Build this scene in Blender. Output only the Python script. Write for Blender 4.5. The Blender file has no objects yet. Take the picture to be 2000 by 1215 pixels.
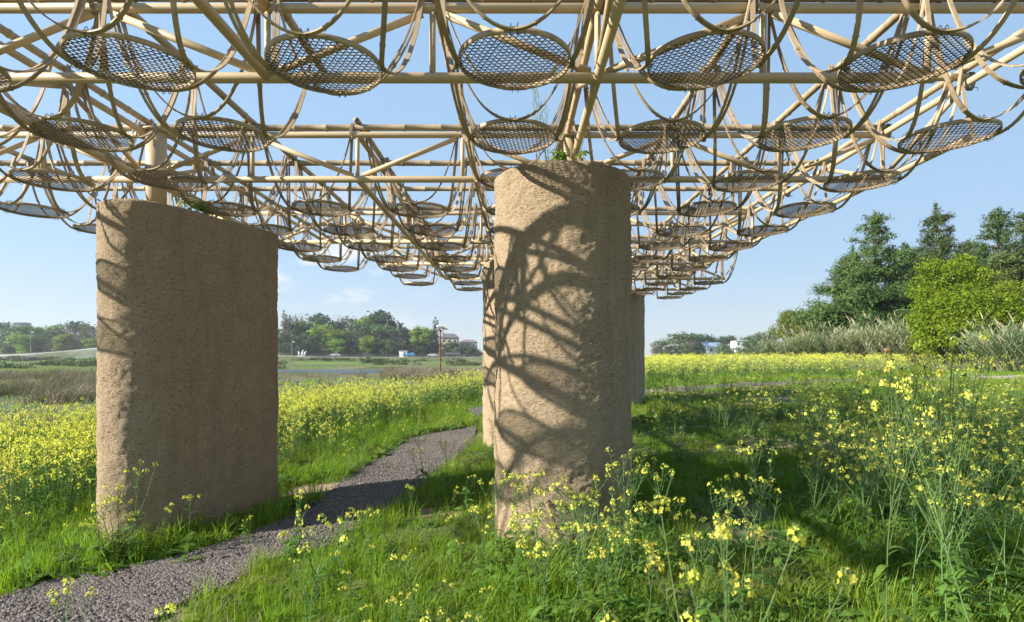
import bpy, bmesh, math, random
import numpy as np
from mathutils import Vector, Matrix, noise
R = math.radians
rnd = random.Random(7)
SC = bpy.context.scene
COL = SC.collection
S = 1.0            # canopy grid pitch in metres
EYE = 1.45         # camera height above the base of the centre pillar
F = 1128.0; CX = 1006.0; HY = 697.0      # photograph: focal length in px, vanishing point
SUN_AZ = 18.0; SUN_EL = 26.2

# ------------------------------------------------------------------ world, sun, camera
w = bpy.data.worlds.new("World"); SC.world = w; w.use_nodes = True
nt = w.node_tree; nt.nodes.clear()
out = nt.nodes.new('ShaderNodeOutputWorld'); bg = nt.nodes.new('ShaderNodeBackground')
sky = nt.nodes.new('ShaderNodeTexSky'); sky.sky_type = 'NISHITA'; sky.sun_disc = False
sky.sun_elevation = R(SUN_EL)
# the sun stands opposite to the shadow direction
sdx, sdy = -math.cos(R(SUN_AZ)), -math.sin(R(SUN_AZ))
sky.sun_rotation = math.atan2(sdx, sdy)
sky.air_density = 1.0; sky.dust_density = 0.3; sky.ozone_density = 2.5
bg.inputs['Strength'].default_value = 0.052
# thin cumulus low in the sky ahead and to the left
tc = nt.nodes.new('ShaderNodeTexCoord'); mp = nt.nodes.new('ShaderNodeMapping')
mp.inputs['Scale'].default_value = (9, 9, 22); mp.inputs['Location'].default_value = (0.6, 0.2, 0.35)
nz = nt.nodes.new('ShaderNodeTexNoise'); nz.inputs['Scale'].default_value = 1.0; nz.inputs['Detail'].default_value = 7; nz.inputs['Roughness'].default_value = .55
cr = nt.nodes.new('ShaderNodeValToRGB'); cr.color_ramp.elements[0].position = .50; cr.color_ramp.elements[1].position = .72
dotn = nt.nodes.new('ShaderNodeVectorMath'); dotn.operation = 'DOT_PRODUCT'
cd = Vector((-0.31, 0.945, 0.115)).normalized(); dotn.inputs[1].default_value = cd
mr = nt.nodes.new('ShaderNodeMapRange'); mr.inputs[1].default_value = .982; mr.inputs[2].default_value = .997
mul = nt.nodes.new('ShaderNodeMath'); mul.operation = 'MULTIPLY'
mul2 = nt.nodes.new('ShaderNodeMath'); mul2.operation = 'MULTIPLY'; mul2.inputs[1].default_value = 1.0
mix = nt.nodes.new('ShaderNodeMix'); mix.data_type = 'RGBA'; mix.inputs[7].default_value = (9.3, 9.2, 9.1, 1)
L = nt.links.new
L(tc.outputs['Generated'], mp.inputs['Vector']); L(mp.outputs[0], nz.inputs['Vector']); L(nz.outputs['Fac'], cr.inputs[0])
L(tc.outputs['Generated'], dotn.inputs[0]); L(dotn.outputs['Value'], mr.inputs[0])
L(cr.outputs[0], mul.inputs[0]); L(mr.outputs[0], mul.inputs[1]); L(mul.outputs[0], mul2.inputs[0])
hz_ = nt.nodes.new('ShaderNodeMix'); hz_.data_type = 'RGBA'; hz_.inputs[0].default_value = .75; hz_.inputs[7].default_value = (3.6, 5.6, 8.5, 1)
sx = nt.nodes.new('ShaderNodeSeparateXYZ'); L(tc.outputs['Generated'], sx.inputs[0])
el = nt.nodes.new('ShaderNodeValToRGB'); el.color_ramp.elements[0].color = (.74, .82, .90, 1); el.color_ramp.elements[0].position = .0
el.color_ramp.elements[1].color = (.42, .67, .99, 1); el.color_ramp.elements[1].position = .52
z_ = el.color_ramp.elements.new(1.0); z_.color = (.05, .11, .28, 1)
e_ = el.color_ramp.elements.new(.16); e_.color = (.52, .735, .985, 1)
vm = nt.nodes.new('ShaderNodeVectorMath'); vm.operation = 'SCALE'; vm.inputs['Scale'].default_value = 9.8
L(sx.outputs['Z'], el.inputs[0]); L(el.outputs[0], vm.inputs[0])
dt = nt.nodes.new('ShaderNodeVectorMath'); dt.operation = 'DOT_PRODUCT'; dt.inputs[1].default_value = (sdx, sdy, 0)
L(tc.outputs['Generated'], dt.inputs[0])      # the clear sky is brighter towards the sun's side than away from it
ma = nt.nodes.new('ShaderNodeMath'); ma.operation = 'MULTIPLY_ADD'; ma.inputs[1].default_value = .14; ma.inputs[2].default_value = 1.0
L(dt.outputs['Value'], ma.inputs[0])
vz = nt.nodes.new('ShaderNodeVectorMath'); vz.operation = 'SCALE'; L(vm.outputs[0], vz.inputs[0]); L(ma.outputs[0], vz.inputs['Scale'])
L(vz.outputs[0], hz_.inputs[7])
L(sky.outputs[0], hz_.inputs[6]); L(hz_.outputs[2], mix.inputs[6]); L(mul2.outputs[0], mix.inputs[0])
L(mix.outputs[2], bg.inputs['Color']); L(bg.outputs[0], out.inputs['Surface'])

sl = bpy.data.lights.new('sun', 'SUN'); sl.energy = 5.0; sl.angle = R(0.55); sl.color = (1.0, .94, .84)
so = bpy.data.objects.new('sun', sl); COL.objects.link(so)
ch = math.cos(R(SUN_EL))
so.rotation_euler = Vector((sdx*ch, sdy*ch, math.sin(R(SUN_EL)))).to_track_quat('Z', 'Y').to_euler()

cam = bpy.data.cameras.new('camera'); co = bpy.data.objects.new('camera', cam); COL.objects.link(co)
co.location = (0, 0, EYE); co.rotation_euler = (R(90), 0, 0)
cam.sensor_width = 36; cam.lens = F/2000*36
cam.shift_x = -(CX-1000)/2000; cam.shift_y = (HY-607.5)/2000
cam.clip_start = .05; cam.clip_end = 3000
cam.dof.use_dof = True; cam.dof.focus_distance = 4.6; cam.dof.aperture_fstop = 4.5
SC.camera = co
vs = SC.view_settings
vs.view_transform = 'Standard'; vs.look = 'None'; vs.exposure = 1.15; vs.gamma = 1.0
SC.cycles.max_bounces = 8; SC.cycles.diffuse_bounces = 4; SC.cycles.transparent_max_bounces = 8

# ------------------------------------------------------------------ helpers
def tag(o, label=None, category=None, group=None, kind=None):
    if label: o['label'] = label
    if category: o["category"] = category
    if group: o['group'] = group
    if kind: o['kind'] = kind
    return o
def empty(name, loc=(0, 0, 0), rz=0, **k):
    o = bpy.data.objects.new(name, None); COL.objects.link(o)
    o.location = loc; o.rotation_euler = (0, 0, rz); o.empty_display_size = .2
    return tag(o, **k)
def link(name, me, parent=None, loc=None, **k):
    o = bpy.data.objects.new(name, me); COL.objects.link(o)
    if parent: o.parent = parent
    if loc is not None: o.location = loc
    return tag(o, **k)

class MB:
    """collects shapes for one mesh"""
    def __init__(s): s.v = []; s.f = []; s.m = []
    def add(s, vs, fs, mi=0):
        b = len(s.v); s.v += [tuple(p) for p in vs]
        s.f += [tuple(b+i for i in q) for q in fs]; s.m += [mi]*len(fs)
    def box(s, c, d, mi=0, rz=0):
        cx, cy, cz = c; x, y, z = d[0]/2, d[1]/2, d[2]/2
        P = []
        ca, sa = math.cos(rz), math.sin(rz)
        for k in (-z, z):
            for (i, j) in ((-x, -y), (x, -y), (x, y), (-x, y)):
                P.append((cx+i*ca-j*sa, cy+i*sa+j*ca, cz+k))
        s.add(P, [(3, 2, 1, 0), (4, 5, 6, 7), (0, 1, 5, 4), (1, 2, 6, 5), (2, 3, 7, 6), (3, 0, 4, 7)], mi)
    def tube(s, pts, rad, n=8, mi=0, cap=True):
        pts = [Vector(p) for p in pts]
        if not hasattr(rad, '__len__'): rad = [rad]*len(pts)
        V = []; Fc = []
        up = None
        for i, p in enumerate(pts):
            a = pts[max(0, i-1)]; b = pts[min(len(pts)-1, i+1)]
            t = (b-a)
            if t.length < 1e-9: t = Vector((0, 0, 1))
            t.normalize()
            if up is None:
                up = Vector((0, 0, 1)) if abs(t.z) < .9 else Vector((1, 0, 0))
            x = up.cross(t)
            if x.length < 1e-6: x = Vector((1, 0, 0))
            x.normalize(); y = t.cross(x); up = y
            for k in range(n):
                an = 2*math.pi*k/n
                V.append(p+x*(rad[i]*math.cos(an))+y*(rad[i]*math.sin(an)))
        for i in range(len(pts)-1):
            for k in range(n):
                k2 = (k+1) % n
                Fc.append((i*n+k, i*n+k2, (i+1)*n+k2, (i+1)*n+k))
        if cap:
            Fc.append(tuple(range(n-1, -1, -1))); e = (len(pts)-1)*n
            Fc.append(tuple(range(e, e+n)))
        s.add(V, Fc, mi)
    def ribbon(s, pts, wides, wd, th, mi=0):
        """flat strip of rectangular section; wides = direction of the broad side at each point"""
        V = []; Fc = []; n = len(pts)
        for i, p in enumerate(pts):
            p = Vector(p)
            t = (Vector(pts[min(n-1, i+1)])-Vector(pts[max(0, i-1)])).normalized()
            a = Vector(wides[i]); a = (a-t*a.dot(t)).normalized(); b = t.cross(a)
            for (i1, j1) in ((-1, -1), (1, -1), (1, 1), (-1, 1)):
                V.append(p+a*(i1*wd/2)+b*(j1*th/2))
        for i in range(n-1):
            for k in range(4):
                k2 = (k+1) % 4
                Fc.append((i*4+k, i*4+k2, (i+1)*4+k2, (i+1)*4+k))
        Fc.append((3, 2, 1, 0)); e = (n-1)*4; Fc.append((e, e+1, e+2, e+3))
        s.add(V, Fc, mi)
    def mesh(s, name, mats, smooth=False):
        me = bpy.data.meshes.new(name)
        me.from_pydata(s.v, [], s.f)
        if not isinstance(mats, (list, tuple)): mats = [mats]
        for m in mats: me.materials.append(m)
        me.polygons.foreach_set('material_index', s.m)
        if smooth: me.polygons.foreach_set('use_smooth', [True]*len(s.f))
        me.update(); return me
    def build(s, name, mats, parent=None, smooth=False, loc=None, **k):
        return link(name, s.mesh(name, mats, smooth), parent, loc, **k)

class NT:
    """small node-tree writer"""
    def __init__(s, name):
        s.m = bpy.data.materials.new(name); s.m.use_nodes = True; s.t = s.m.node_tree
        s.b = s.t.nodes['Principled BSDF']; s.o = s.t.nodes['Material Output']
    def n(s, typ, **kw):
        q = s.t.nodes.new(typ)
        for k, v in kw.items():
            if k.startswith('i_'):
                key = k[2:]
                q.inputs[int(key) if key.isdigit() else key.replace('_', ' ')].default_value = v
            else: setattr(q, k, v)
        return q
    def l(s, a, b): s.t.links.new(a, b)
    def ramp(s, src, stops):
        r = s.n('ShaderNodeValToRGB'); e = r.color_ramp.elements
        while len(e) < len(stops): e.new(.5)
        for i, (p, c) in enumerate(stops):
            e[i].position = p; e[i].color = (*c, 1) if len(c) == 3 else c
        s.l(src, r.inputs[0]); return r.outputs[0]
    def noise(s, scale, detail=4, rough=.55, vec=None, dist=0):
        q = s.n('ShaderNodeTexNoise'); q.inputs['Scale'].default_value = scale
        q.inputs['Detail'].default_value = detail; q.inputs['Roughness'].default_value = rough
        q.inputs['Distortion'].default_value = dist
        if vec is not None: s.l(vec, q.inputs['Vector'])
        return q.outputs['Fac']
    def coord(s, which='Object', scale=None):
        t = s.n('ShaderNodeTexCoord').outputs[which]
        if scale:
            m = s.n('ShaderNodeMapping'); m.inputs['Scale'].default_value = scale; s.l(t, m.inputs['Vector']); t = m.outputs[0]
        return t
    def geo(s, scale=None):
        t = s.n('ShaderNodeNewGeometry').outputs['Position']
        if scale:
            m = s.n('ShaderNodeMapping'); m.inputs['Scale'].default_value = scale; s.l(t, m.inputs['Vector']); t = m.outputs[0]
        return t
    def mixc(s, fac, a, b, blend='MIX'):
        q = s.n('ShaderNodeMix', data_type='RGBA', blend_type=blend)
        if hasattr(fac, 'links'): s.l(fac, q.inputs[0])
        else: q.inputs[0].default_value = fac
        for v, i in ((a, 6), (b, 7)):
            if hasattr(v, 'links'): s.l(v, q.inputs[i])
            else: q.inputs[i].default_value = (*v, 1)
        return q.outputs[2]
    def math(s, op, a, b=None):
        q = s.n('ShaderNodeMath', operation=op)
        for v, i in ((a, 0), (b, 1)):
            if v is None: continue
            if hasattr(v, 'links'): s.l(v, q.inputs[i])
            else: q.inputs[i].default_value = v
        return q.outputs[0]
    def bump(s, h, strength=.5, dist=.01, prev=None):
        q = s.n('ShaderNodeBump'); q.inputs['Strength'].default_value = strength; q.inputs['Distance'].default_value = dist
        s.l(h, q.inputs['Height'])
        if prev is not None: s.l(prev, q.inputs['Normal'])
        return q.outputs[0]
    def done(s, col=None, rough=.8, normal=None, spec=.3, metal=0):
        if col is not None:
            if hasattr(col, 'links'): s.l(col, s.b.inputs['Base Color'])
            else: s.b.inputs['Base Color'].default_value = (*col, 1)
        s.b.inputs['Roughness'].default_value = rough
        s.b.inputs['Specular IOR Level'].default_value = spec
        s.b.inputs['Metallic'].default_value = metal
        if normal is not None: s.l(normal, s.b.inputs['Normal'])
        return s.m
def objrand(q): return q.n('ShaderNodeObjectInfo').outputs['Random']

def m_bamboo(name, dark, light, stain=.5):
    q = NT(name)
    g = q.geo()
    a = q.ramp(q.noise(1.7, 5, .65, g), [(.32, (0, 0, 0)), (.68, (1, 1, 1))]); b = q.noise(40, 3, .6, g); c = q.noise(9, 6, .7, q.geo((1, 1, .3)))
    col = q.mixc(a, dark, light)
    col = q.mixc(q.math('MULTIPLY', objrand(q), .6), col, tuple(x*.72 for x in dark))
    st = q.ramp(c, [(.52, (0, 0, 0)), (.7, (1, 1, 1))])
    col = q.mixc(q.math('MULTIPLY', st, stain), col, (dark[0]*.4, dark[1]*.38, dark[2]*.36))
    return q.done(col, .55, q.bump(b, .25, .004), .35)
M_pole = m_bamboo('bamboo_pole', (.34, .25, .135), (.60, .48, .31), .7)
M_joint = m_bamboo('bamboo_joint', (.55, .45, .30), (.68, .57, .40), .3)
M_strip = m_bamboo('bamboo_strip', (.32, .225, .125), (.60, .48, .32), .65)
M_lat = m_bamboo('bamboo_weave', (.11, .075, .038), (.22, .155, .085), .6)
def m_steel():
    q = NT('painted_steel'); g = q.geo()
    a = q.noise(2.2, 4, .6, g); b = q.noise(70, 2, .5, g); c = q.noise(14, 5, .7, g)
    col = q.mixc(a, (.45, .34, .19), (.55, .42, .25))
    col = q.mixc(q.ramp(c, [(.62, (0, 0, 0)), (.78, (.5, .5, .5))]), col, (.24, .17, .10))
    return q.done(col, .48, q.bump(b, .12, .002), .4)
M_steel = m_steel()
def m_wire_hollow():
    return NT('tie_wire_hollow_shade').done((.06, .05, .045), .6)
M_wire_hollow = m_wire_hollow()
M_rope = NT('rope').done((.30, .24, .16), .9)
def m_stucco(name, base, tone):
    q = NT(name); g = q.coord('Object')
    big = q.noise(1.6, 5, .6, g); med = q.noise(7, 5, .65, g)
    streak = q.noise(3.0, 5, .65, q.coord('Object', (2.2, 2.2, .35)))
    # raked crumbs: small lips of plaster, wider than tall, with pits between them
    crumbs = q.noise(38, 5, .72, q.coord('Object', (1, 1, 1.7)), .15)
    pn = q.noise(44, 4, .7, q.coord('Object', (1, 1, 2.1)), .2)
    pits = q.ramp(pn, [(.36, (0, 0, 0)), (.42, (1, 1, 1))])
    fine = q.noise(150, 3, .6, g)
    col = q.mixc(big, base, tone)
    col = q.mixc(q.ramp(med, [(.35, (0, 0, 0)), (.7, (.5, .5, .5))]), col, tuple(x*.80 for x in base))
    col = q.mixc(q.ramp(streak, [(.50, (0, 0, 0)), (.70, (.65, .65, .65))]), col, (base[0]*.76, base[1]*.82, base[2]*.9))
    # rain has washed grey streaks down from the rim
    rain = q.noise(2.2, 6, .7, q.coord('Object', (3.2, 3.2, .10)))
    col = q.mixc(q.ramp(rain, [(.55, (0, 0, 0)), (.75, (.5, .5, .5))]), col, (base[0]*.62, base[1]*.66, base[2]*.74))
    col = q.mixc(pits, tuple(x*.58 for x in base), col)  # pits darkened in colour: painted cavity shade, partly dirt
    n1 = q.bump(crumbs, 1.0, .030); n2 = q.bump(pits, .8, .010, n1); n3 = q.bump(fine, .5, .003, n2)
    return q.done(col, .95, n3, .1)
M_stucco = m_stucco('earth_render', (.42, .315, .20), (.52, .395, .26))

def m_leaf(name, a, b, trans=.35, rough=.55, scale=8.0, yellow=None):
    q = NT(name)
    g = q.geo(); nn = q.noise(scale, 3, .6, g)
    col = q.mixc(nn, a, b)
    if yellow: col = q.mixc(q.ramp(q.noise(scale*.21, 2, .5, g), [(.5, (0, 0, 0)), (.7, (.8, .8, .8))]), col, yellow)
    r = q.n('ShaderNodeObjectInfo').outputs['Random']
    hs = q.n('ShaderNodeHueSaturation'); hs.inputs['Saturation'].default_value = 1.0
    q.l(col, hs.inputs['Color'])
    q.l(q.math('ADD', q.math('MULTIPLY', r, .35), .82), hs.inputs['Value'])
    q.l(q.math('ADD', q.math('MULTIPLY', r, .03), .487), hs.inputs['Hue'])
    col = hs.outputs[0]
    q.l(col, q.b.inputs['Base Color']); q.b.inputs['Roughness'].default_value = rough
    q.b.inputs['Specular IOR Level'].default_value = .25
    tr = q.n('ShaderNodeBsdfTranslucent'); q.l(q.mixc(1.0, col, (1.0, 1.0, .55), 'MULTIPLY'), tr.inputs['Color'])
    ms = q.n('ShaderNodeMixShader'); ms.inputs[0].default_value = trans
    q.l(q.b.outputs[0], ms.inputs[1]); q.l(tr.outputs[0], ms.inputs[2]); q.l(ms.outputs[0], q.o.inputs['Surface'])
    return q.m
M_grass = m_leaf('grass_blade', (.18, .30, .022), (.26, .385, .042), .52, .5, 1.5, (.33, .36, .07))
M_rape_leaf = m_leaf('rape_leaf', (.095, .19, .026), (.155, .27, .045), .38, .5, 6)
M_rape_stem = m_leaf('rape_stem', (.10, .17, .055), (.15, .23, .07), .15, .6, 6)
M_petal = m_leaf('yellow_petal', (.71, .68, .075), (.81, .80, .17), .35, .6, 20)
M_dry = m_leaf('dry_grass', (.20, .17, .115), (.31, .27, .19), .15, .8, 1.2, (.17, .19, .09))
M_reed = m_leaf('reed_leaf', (.21, .30, .14), (.32, .40, .22), .3, .7, 1.0, (.40, .42, .26))
M_cane = m_leaf('pale_cane', (.40, .34, .22), (.52, .46, .32), .1, .7, 1.0)
M_bark = NT('bark').done((.13, .10, .075), .9)
# ------------------------------------------------------------------ terrain
BANK = [(-7.5, -30), (-7.6, 3), (-7.3, 7), (-7.4, 10), (-6.2, 14.0), (-1.5, 19.5), (5, 27), (13, 45), (26, 80), (36, 140), (45, 1600)]
def sstep(a, b, x):
    t = np.clip((x-a)/(b-a), 0, 1); return t*t*(3-2*t)
def bank_dist(x, y):
    """signed distance to the top of the river bank, positive on the river side"""
    x = np.asarray(x, float); y = np.asarray(y, float)
    best = np.full(x.shape, 1e9); sg = np.zeros(x.shape)
    for (ax, ay), (bx, by) in zip(BANK[:-1], BANK[1:]):
        dx, dy = bx-ax, by-ay; q = dx*dx+dy*dy
        t = np.clip(((x-ax)*dx+(y-ay)*dy)/q, 0, 1)
        ex = x-(ax+t*dx); ey = y-(ay+t*dy); d = np.hypot(ex, ey)
        s = np.sign(dx*ey-dy*ex); m = d < best
        best = np.where(m, d, best); sg = np.where(m, s, sg)
    return best*np.where(sg == 0, 1, sg)
def ground_np(x, y):
    x = np.asarray(x, float); y = np.asarray(y, float)
    yy = 45*np.tanh(y/45)
    z = .038*9*np.tanh((x-.4)/9)+.014*(yy-4.3)
    bd = bank_dist(x, y)
    riv = sstep(-.5, 9, bd)
    z = z*(1-riv)+(-.42)*riv
    # long soft unevenness
    z = z+.018*np.sin(1.7*x+.6*y)*np.sin(1.1*y-.4*x)
    far = sstep(12, 40, np.hypot(x, y))
    z = z+riv*far*(.16*np.sin(.21*x+.13*y)*np.sin(.17*y-.09*x+1)+.07*np.sin(.6*x+1.3)*np.sin(.5*y))
    # river bed
    wx = (x+20)/22; wy = (y-84)/12
    z = z-.75*np.clip(1.15-np.sqrt(wx*wx+wy*wy), 0, 1)*riv
    # meadow ridge, far bank and road shelf
    rid = np.exp(-((y-168)/16.0)**2)*(.75+.3*np.sin(.08*x+.4)+.2*np.sin(.23*x))
    z = z+riv*rid*.9
    up = sstep(198, 230, y)
    hump = 4.2*np.exp(-((x+150)/36.0)**2)
    z = z*(1-up*riv)+up*riv*(1.32+hump)
    wood = sstep(250, 330, y)
    hill = 9.0*np.exp(-((x+75)/48.0)**2)+6.0*(1-sstep(-160, -130, x))+.5
    z = z+wood*hill*np.where(x < 20, 1, .25)
    return z
def ground(x, y): return float(ground_np(np.array([x]), np.array([y]))[0])
def P(px, py):
    """photograph pixel -> point on the ground"""
    z = 0.0
    for _ in range(30):
        d = (EYE-z)*F/max(py-HY, 2.0); x = (px-CX)/F*d; z = .5*z+.5*ground(x, d)
    return Vector((x, d, z))

def axis(lo, hi, s0, k):
    a = [0.0]; 
    while a[-1] < hi: a.append(a[-1]+max(s0, k*abs(a[-1])))
    b = [0.0]
    while b[-1] > lo: b.append(b[-1]-max(s0, k*abs(b[-1])))
    return np.array(b[:0:-1]+a)
xs = axis(-700, 700, .22, .032); ys = axis(-16, 1500, .22, .03)
X, Y = np.meshgrid(xs, ys); Z = ground_np(X, Y)
nx, ny = len(xs), len(ys)
verts = np.stack([X.ravel(), Y.ravel(), Z.ravel()], 1)
idx = np.arange(nx*ny).reshape(ny, nx)
faces = np.stack([idx[:-1, :-1], idx[:-1, 1:], idx[1:, 1:], idx[1:, :-1]], -1).reshape(-1, 4)
def np_mesh(name, V, Fq, mats, smooth=True):
    me = bpy.data.meshes.new(name); n = Fq.shape[1]
    me.vertices.add(len(V)); me.vertices.foreach_set('co', np.ascontiguousarray(V, dtype=np.float32).ravel())
    me.loops.add(Fq.size); me.loops.foreach_set('vertex_index', Fq.astype(np.int32).ravel())
    me.polygons.add(len(Fq)); me.polygons.foreach_set('loop_start', np.arange(len(Fq), dtype=np.int32)*n)
    for m in mats: me.materials.append(m)
    me.polygons.foreach_set('use_smooth', np.full(len(Fq), smooth))
    me.update(calc_edges=True); me.validate(); return me
# what grows or lies where (own colours of the ground, not its lighting)
bd = bank_dist(X, Y); riv = sstep(0, 7, bd)
def blend(c0, c1, t): return c0*(1-t[..., None])+np.array(c1)*t[..., None]
base = np.zeros(X.shape+(3,))+np.array((.075, .115, .028))
base = blend(base, (.155, .155, .065), riv)                                   # dull river flat
flat2 = riv*sstep(.1, .6, .5+.5*np.sin(.19*X+.23*Y)*np.sin(.11*Y-.2*X+.7)); base = blend(base, (.22, .185, .115), flat2*.7)
mead = riv*sstep(120, 140, Y+8*np.sin(.15*X))*(1-sstep(205, 214, Y)); base = blend(base, (.15, .26, .035), mead*.9)
emb = riv*sstep(205, 212, Y)*(1-sstep(-150, -130, X))*(1-sstep(233, 236, Y)); base = blend(base, (.17, .215, .19), emb)
emb2 = riv*sstep(205, 214, Y)*sstep(-150, -130, X); base = blend(base, (.14, .17, .06), emb2*.8)
hillg = riv*sstep(246, 250, Y); base = blend(base, (.17, .165, .075), hillg)
farr = (1-riv)*sstep(32, 60, Y); base = blend(base, (.14, .17, .06), farr)
vb = base.reshape(-1, 3)
def m_ground():
    q = NT('ground'); g = q.geo()
    at = q.n('ShaderNodeAttribute', attribute_name='cover')
    n1 = q.noise(.9, 5, .65, g); n2 = q.noise(11, 4, .65, g); n3 = q.noise(60, 3, .6, g)
    near = q.n('ShaderNodeAttribute', attribute_name='soil').outputs['Fac']
    col = q.mixc(q.ramp(n2, [(.3, (0, 0, 0)), (.75, (.6, .6, .6))]), at.outputs['Color'], (.10, .12, .04))
    n4 = q.noise(.055, 5, .7, g); far = q.math('SUBTRACT', 1.0, near)
    col = q.mixc(q.math('MULTIPLY', q.ramp(n4, [(.44, (0, 0, 0)), (.56, (.85, .85, .85))]), far), col, (.085, .105, .045))
    n5 = q.noise(.13, 5, .7, g)
    col = q.mixc(q.math('MULTIPLY', q.ramp(n5, [(.53, (0, 0, 0)), (.62, (.8, .8, .8))]), far), col, (.24, .185, .12))
    soil = q.mixc(n2, (.29, .215, .135), (.40, .31, .205))
    bare = q.n('ShaderNodeAttribute', attribute_name='bare').outputs['Fac']
    k = q.math('MULTIPLY', q.ramp(n1, [(.50, (0, 0, 0)), (.60, (1, 1, 1))]), near)
    col = q.mixc(q.math('MAXIMUM', k, bare), col, soil)
    h = q.math('ADD', n2, q.math('MULTIPLY', n3, .5))
    return q.done(col, .95, q.bump(h, .8, .03), .1)
M_ground = m_ground()
me = np_mesh('ground', verts, faces, [M_ground])
ca = me.attributes.new('cover', 'FLOAT_COLOR', 'POINT'); ca.data.foreach_set('color', np.concatenate([vb, np.ones((len(vb), 1))], 1).astype(np.float32).ravel())
sa = me.attributes.new('soil', 'FLOAT', 'POINT'); sa.data.foreach_set('value', ((1-sstep(0, 4, bd))*(1-sstep(20, 30, Y))).astype(np.float32).ravel())
BARE = [(P(612, 957), .42), (P(590, 965), .35), (P(880, 1035), .13), (P(955, 1028), .14), (P(1265, 1150), .2), (P(700, 1150), .16), (P(330, 1205), .16), (P(1690, 870), .35), (P(1560, 885), .3)]
def bareness(x, y):
    v = 0
    for c, r in BARE: v = np.maximum(v, np.exp(-(((x-c.x)/r)**2+((y-c.y)/(r*.8))**2)))
    return v
ba = me.attributes.new('bare', 'FLOAT', 'POINT'); ba.data.foreach_set('value', sstep(.15, .6, bareness(X, Y)).ravel().astype(np.float32))
link('ground', me, kind='structure')

# ------------------------------------------------------------------ gravel path
def catmull(pts, n=8):
    o = []; p = [pts[0]]+list(pts)+[pts[-1]]
    for i in range(1, len(p)-2):
        a, b, c, d = (Vector(v) for v in p[i-1:i+3])
        for k in range(n):
            t = k/n
            o.append(.5*((2*b)+(c-a)*t+(2*a-5*b+4*c-d)*t*t+(3*b-a-3*c+d)*t**3))
    o.append(Vector(pts[-1])); return o
lefts = [P(*p).xy for p in [(-420, 1235), (-150, 1195), (0, 1171), (122, 1136), (262, 1111), (385, 1080), (490, 1045), (595, 996), (665, 943), (725, 902), (761, 884), (815, 852), (930, 828)]]
rights = [P(*p).xy for p in [(-150, 1330), (140, 1270), (304, 1213), (367, 1185), (465, 1140), (507, 1105), (560, 1092), (640, 1076), (707, 1023), (779, 985), (830, 945), (879, 905), (926, 858)]]
# beyond the centre pillar the path swings to the right across the field
far_c = [((930-CX)/F*13.6, 14.6), (1.8, 16.6), (4.8, 18.6), (8.2, 20.4), (13, 22.2), (19, 23.4), (30, 25)]
for i, c in enumerate(far_c):
    lefts.append(Vector((c[0]-.35, c[1]+.75))); rights.append(Vector((c[0]+.35, c[1]-.75)))
def strip_mesh(name, Lp, Rp, mat, lift, ncross=8, sub=6, jag=.06):
    l = catmull([(p.x, p.y, 0) for p in Lp], sub); r = catmull([(p.x, p.y, 0) for p in Rp], sub)
    V = []; Fq = []
    for i, (a, b) in enumerate(zip(l, r)):
        ja = noise.noise((i*.9, 3.1, 0))*jag; jb = noise.noise((i*.9, 9.1, 0))*jag
        u = (b-a).normalized()
        a2 = a+u*ja; b2 = b+u*jb
        for k in range(ncross+1):
            p = a2.lerp(b2, k/ncross); e = min(k, ncross-k)
            V.append((p.x, p.y, ground(p.x, p.y)+lift*(1 if e else .2)))
    for i in range(len(l)-1):
        for k in range(ncross):
            q = i*(ncross+1)+k; Fq.append((q, q+1, q+ncross+2, q+ncross+1))
    return np_mesh(name, np.array(V), np.array(Fq), [mat]), l, r
def m_gravel():
    q = NT('gravel'); g = q.geo()
    v = q.n('ShaderNodeTexVoronoi'); v.inputs['Scale'].default_value = 62; q.l(g, v.inputs['Vector'])
    n = q.noise(1.2, 4, .6, g)
    col = q.mixc(v.outputs['Color'], (.10, .09, .08), (.21, .185, .16))
    col = q.mixc(q.math('MULTIPLY', n, .5), col, (.18, .15, .135))
    h = q.math('SUBTRACT', 1.0, v.outputs['Distance'])
    return q.done(col, .9, q.bump(h, .9, .02), .2)
M_gravel = m_gravel()
pm, pl_, pr_ = strip_mesh('gravel_path', lefts, rights, M_gravel, .02)
link('gravel_path', pm, kind='structure')
path_c = [((a+b)/2, (a-b).length/2) for a, b in zip(pl_, pr_)]
PC = np.array([[c.x, c.y, h] for c, h in path_c])
_pg = np.array([[p.x, p.y] for p in pl_]+[[p.x, p.y] for p in reversed(pr_)]); _pa, _pb = _pg, np.roll(_pg, -1, 0)
_pd = _pb-_pa; _pq = (_pd**2).sum(1)+1e-12
def path_dist(x, y):
    """distance to the edge of the path, negative on it"""
    t = np.clip(((x-_pa[:, 0])*_pd[:, 0]+(y-_pa[:, 1])*_pd[:, 1])/_pq, 0, 1)
    d = np.hypot(x-_pa[:, 0]-t*_pd[:, 0], y-_pa[:, 1]-t*_pd[:, 1]).min()
    c = (_pa[:, 1] > y) != (_pb[:, 1] > y)
    xi = _pa[c, 0]+(y-_pa[c, 1])/_pd[c, 1]*_pd[c, 0]
    return -d if (xi > x).sum() % 2 else d
def on_path(x, y, pad=0.0): return path_dist(x, y) < pad
# pale dirt track at the right by the bushes
t0 = [P(1830, 728), P(1910, 731), P(2010, 733), P(2150, 736)]; t1 = [P(1860, 735), P(1930, 741), P(2010, 748), P(2150, 756)]
M_track = NT('dirt_track').done((.40, .34, .27), .95)
tm, _, _ = strip_mesh('dirt_track', [p.xy for p in t0], [p.xy for p in t1], M_track, .05, 4, 5, .3)
link('dirt_track', tm, kind='structure')

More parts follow.
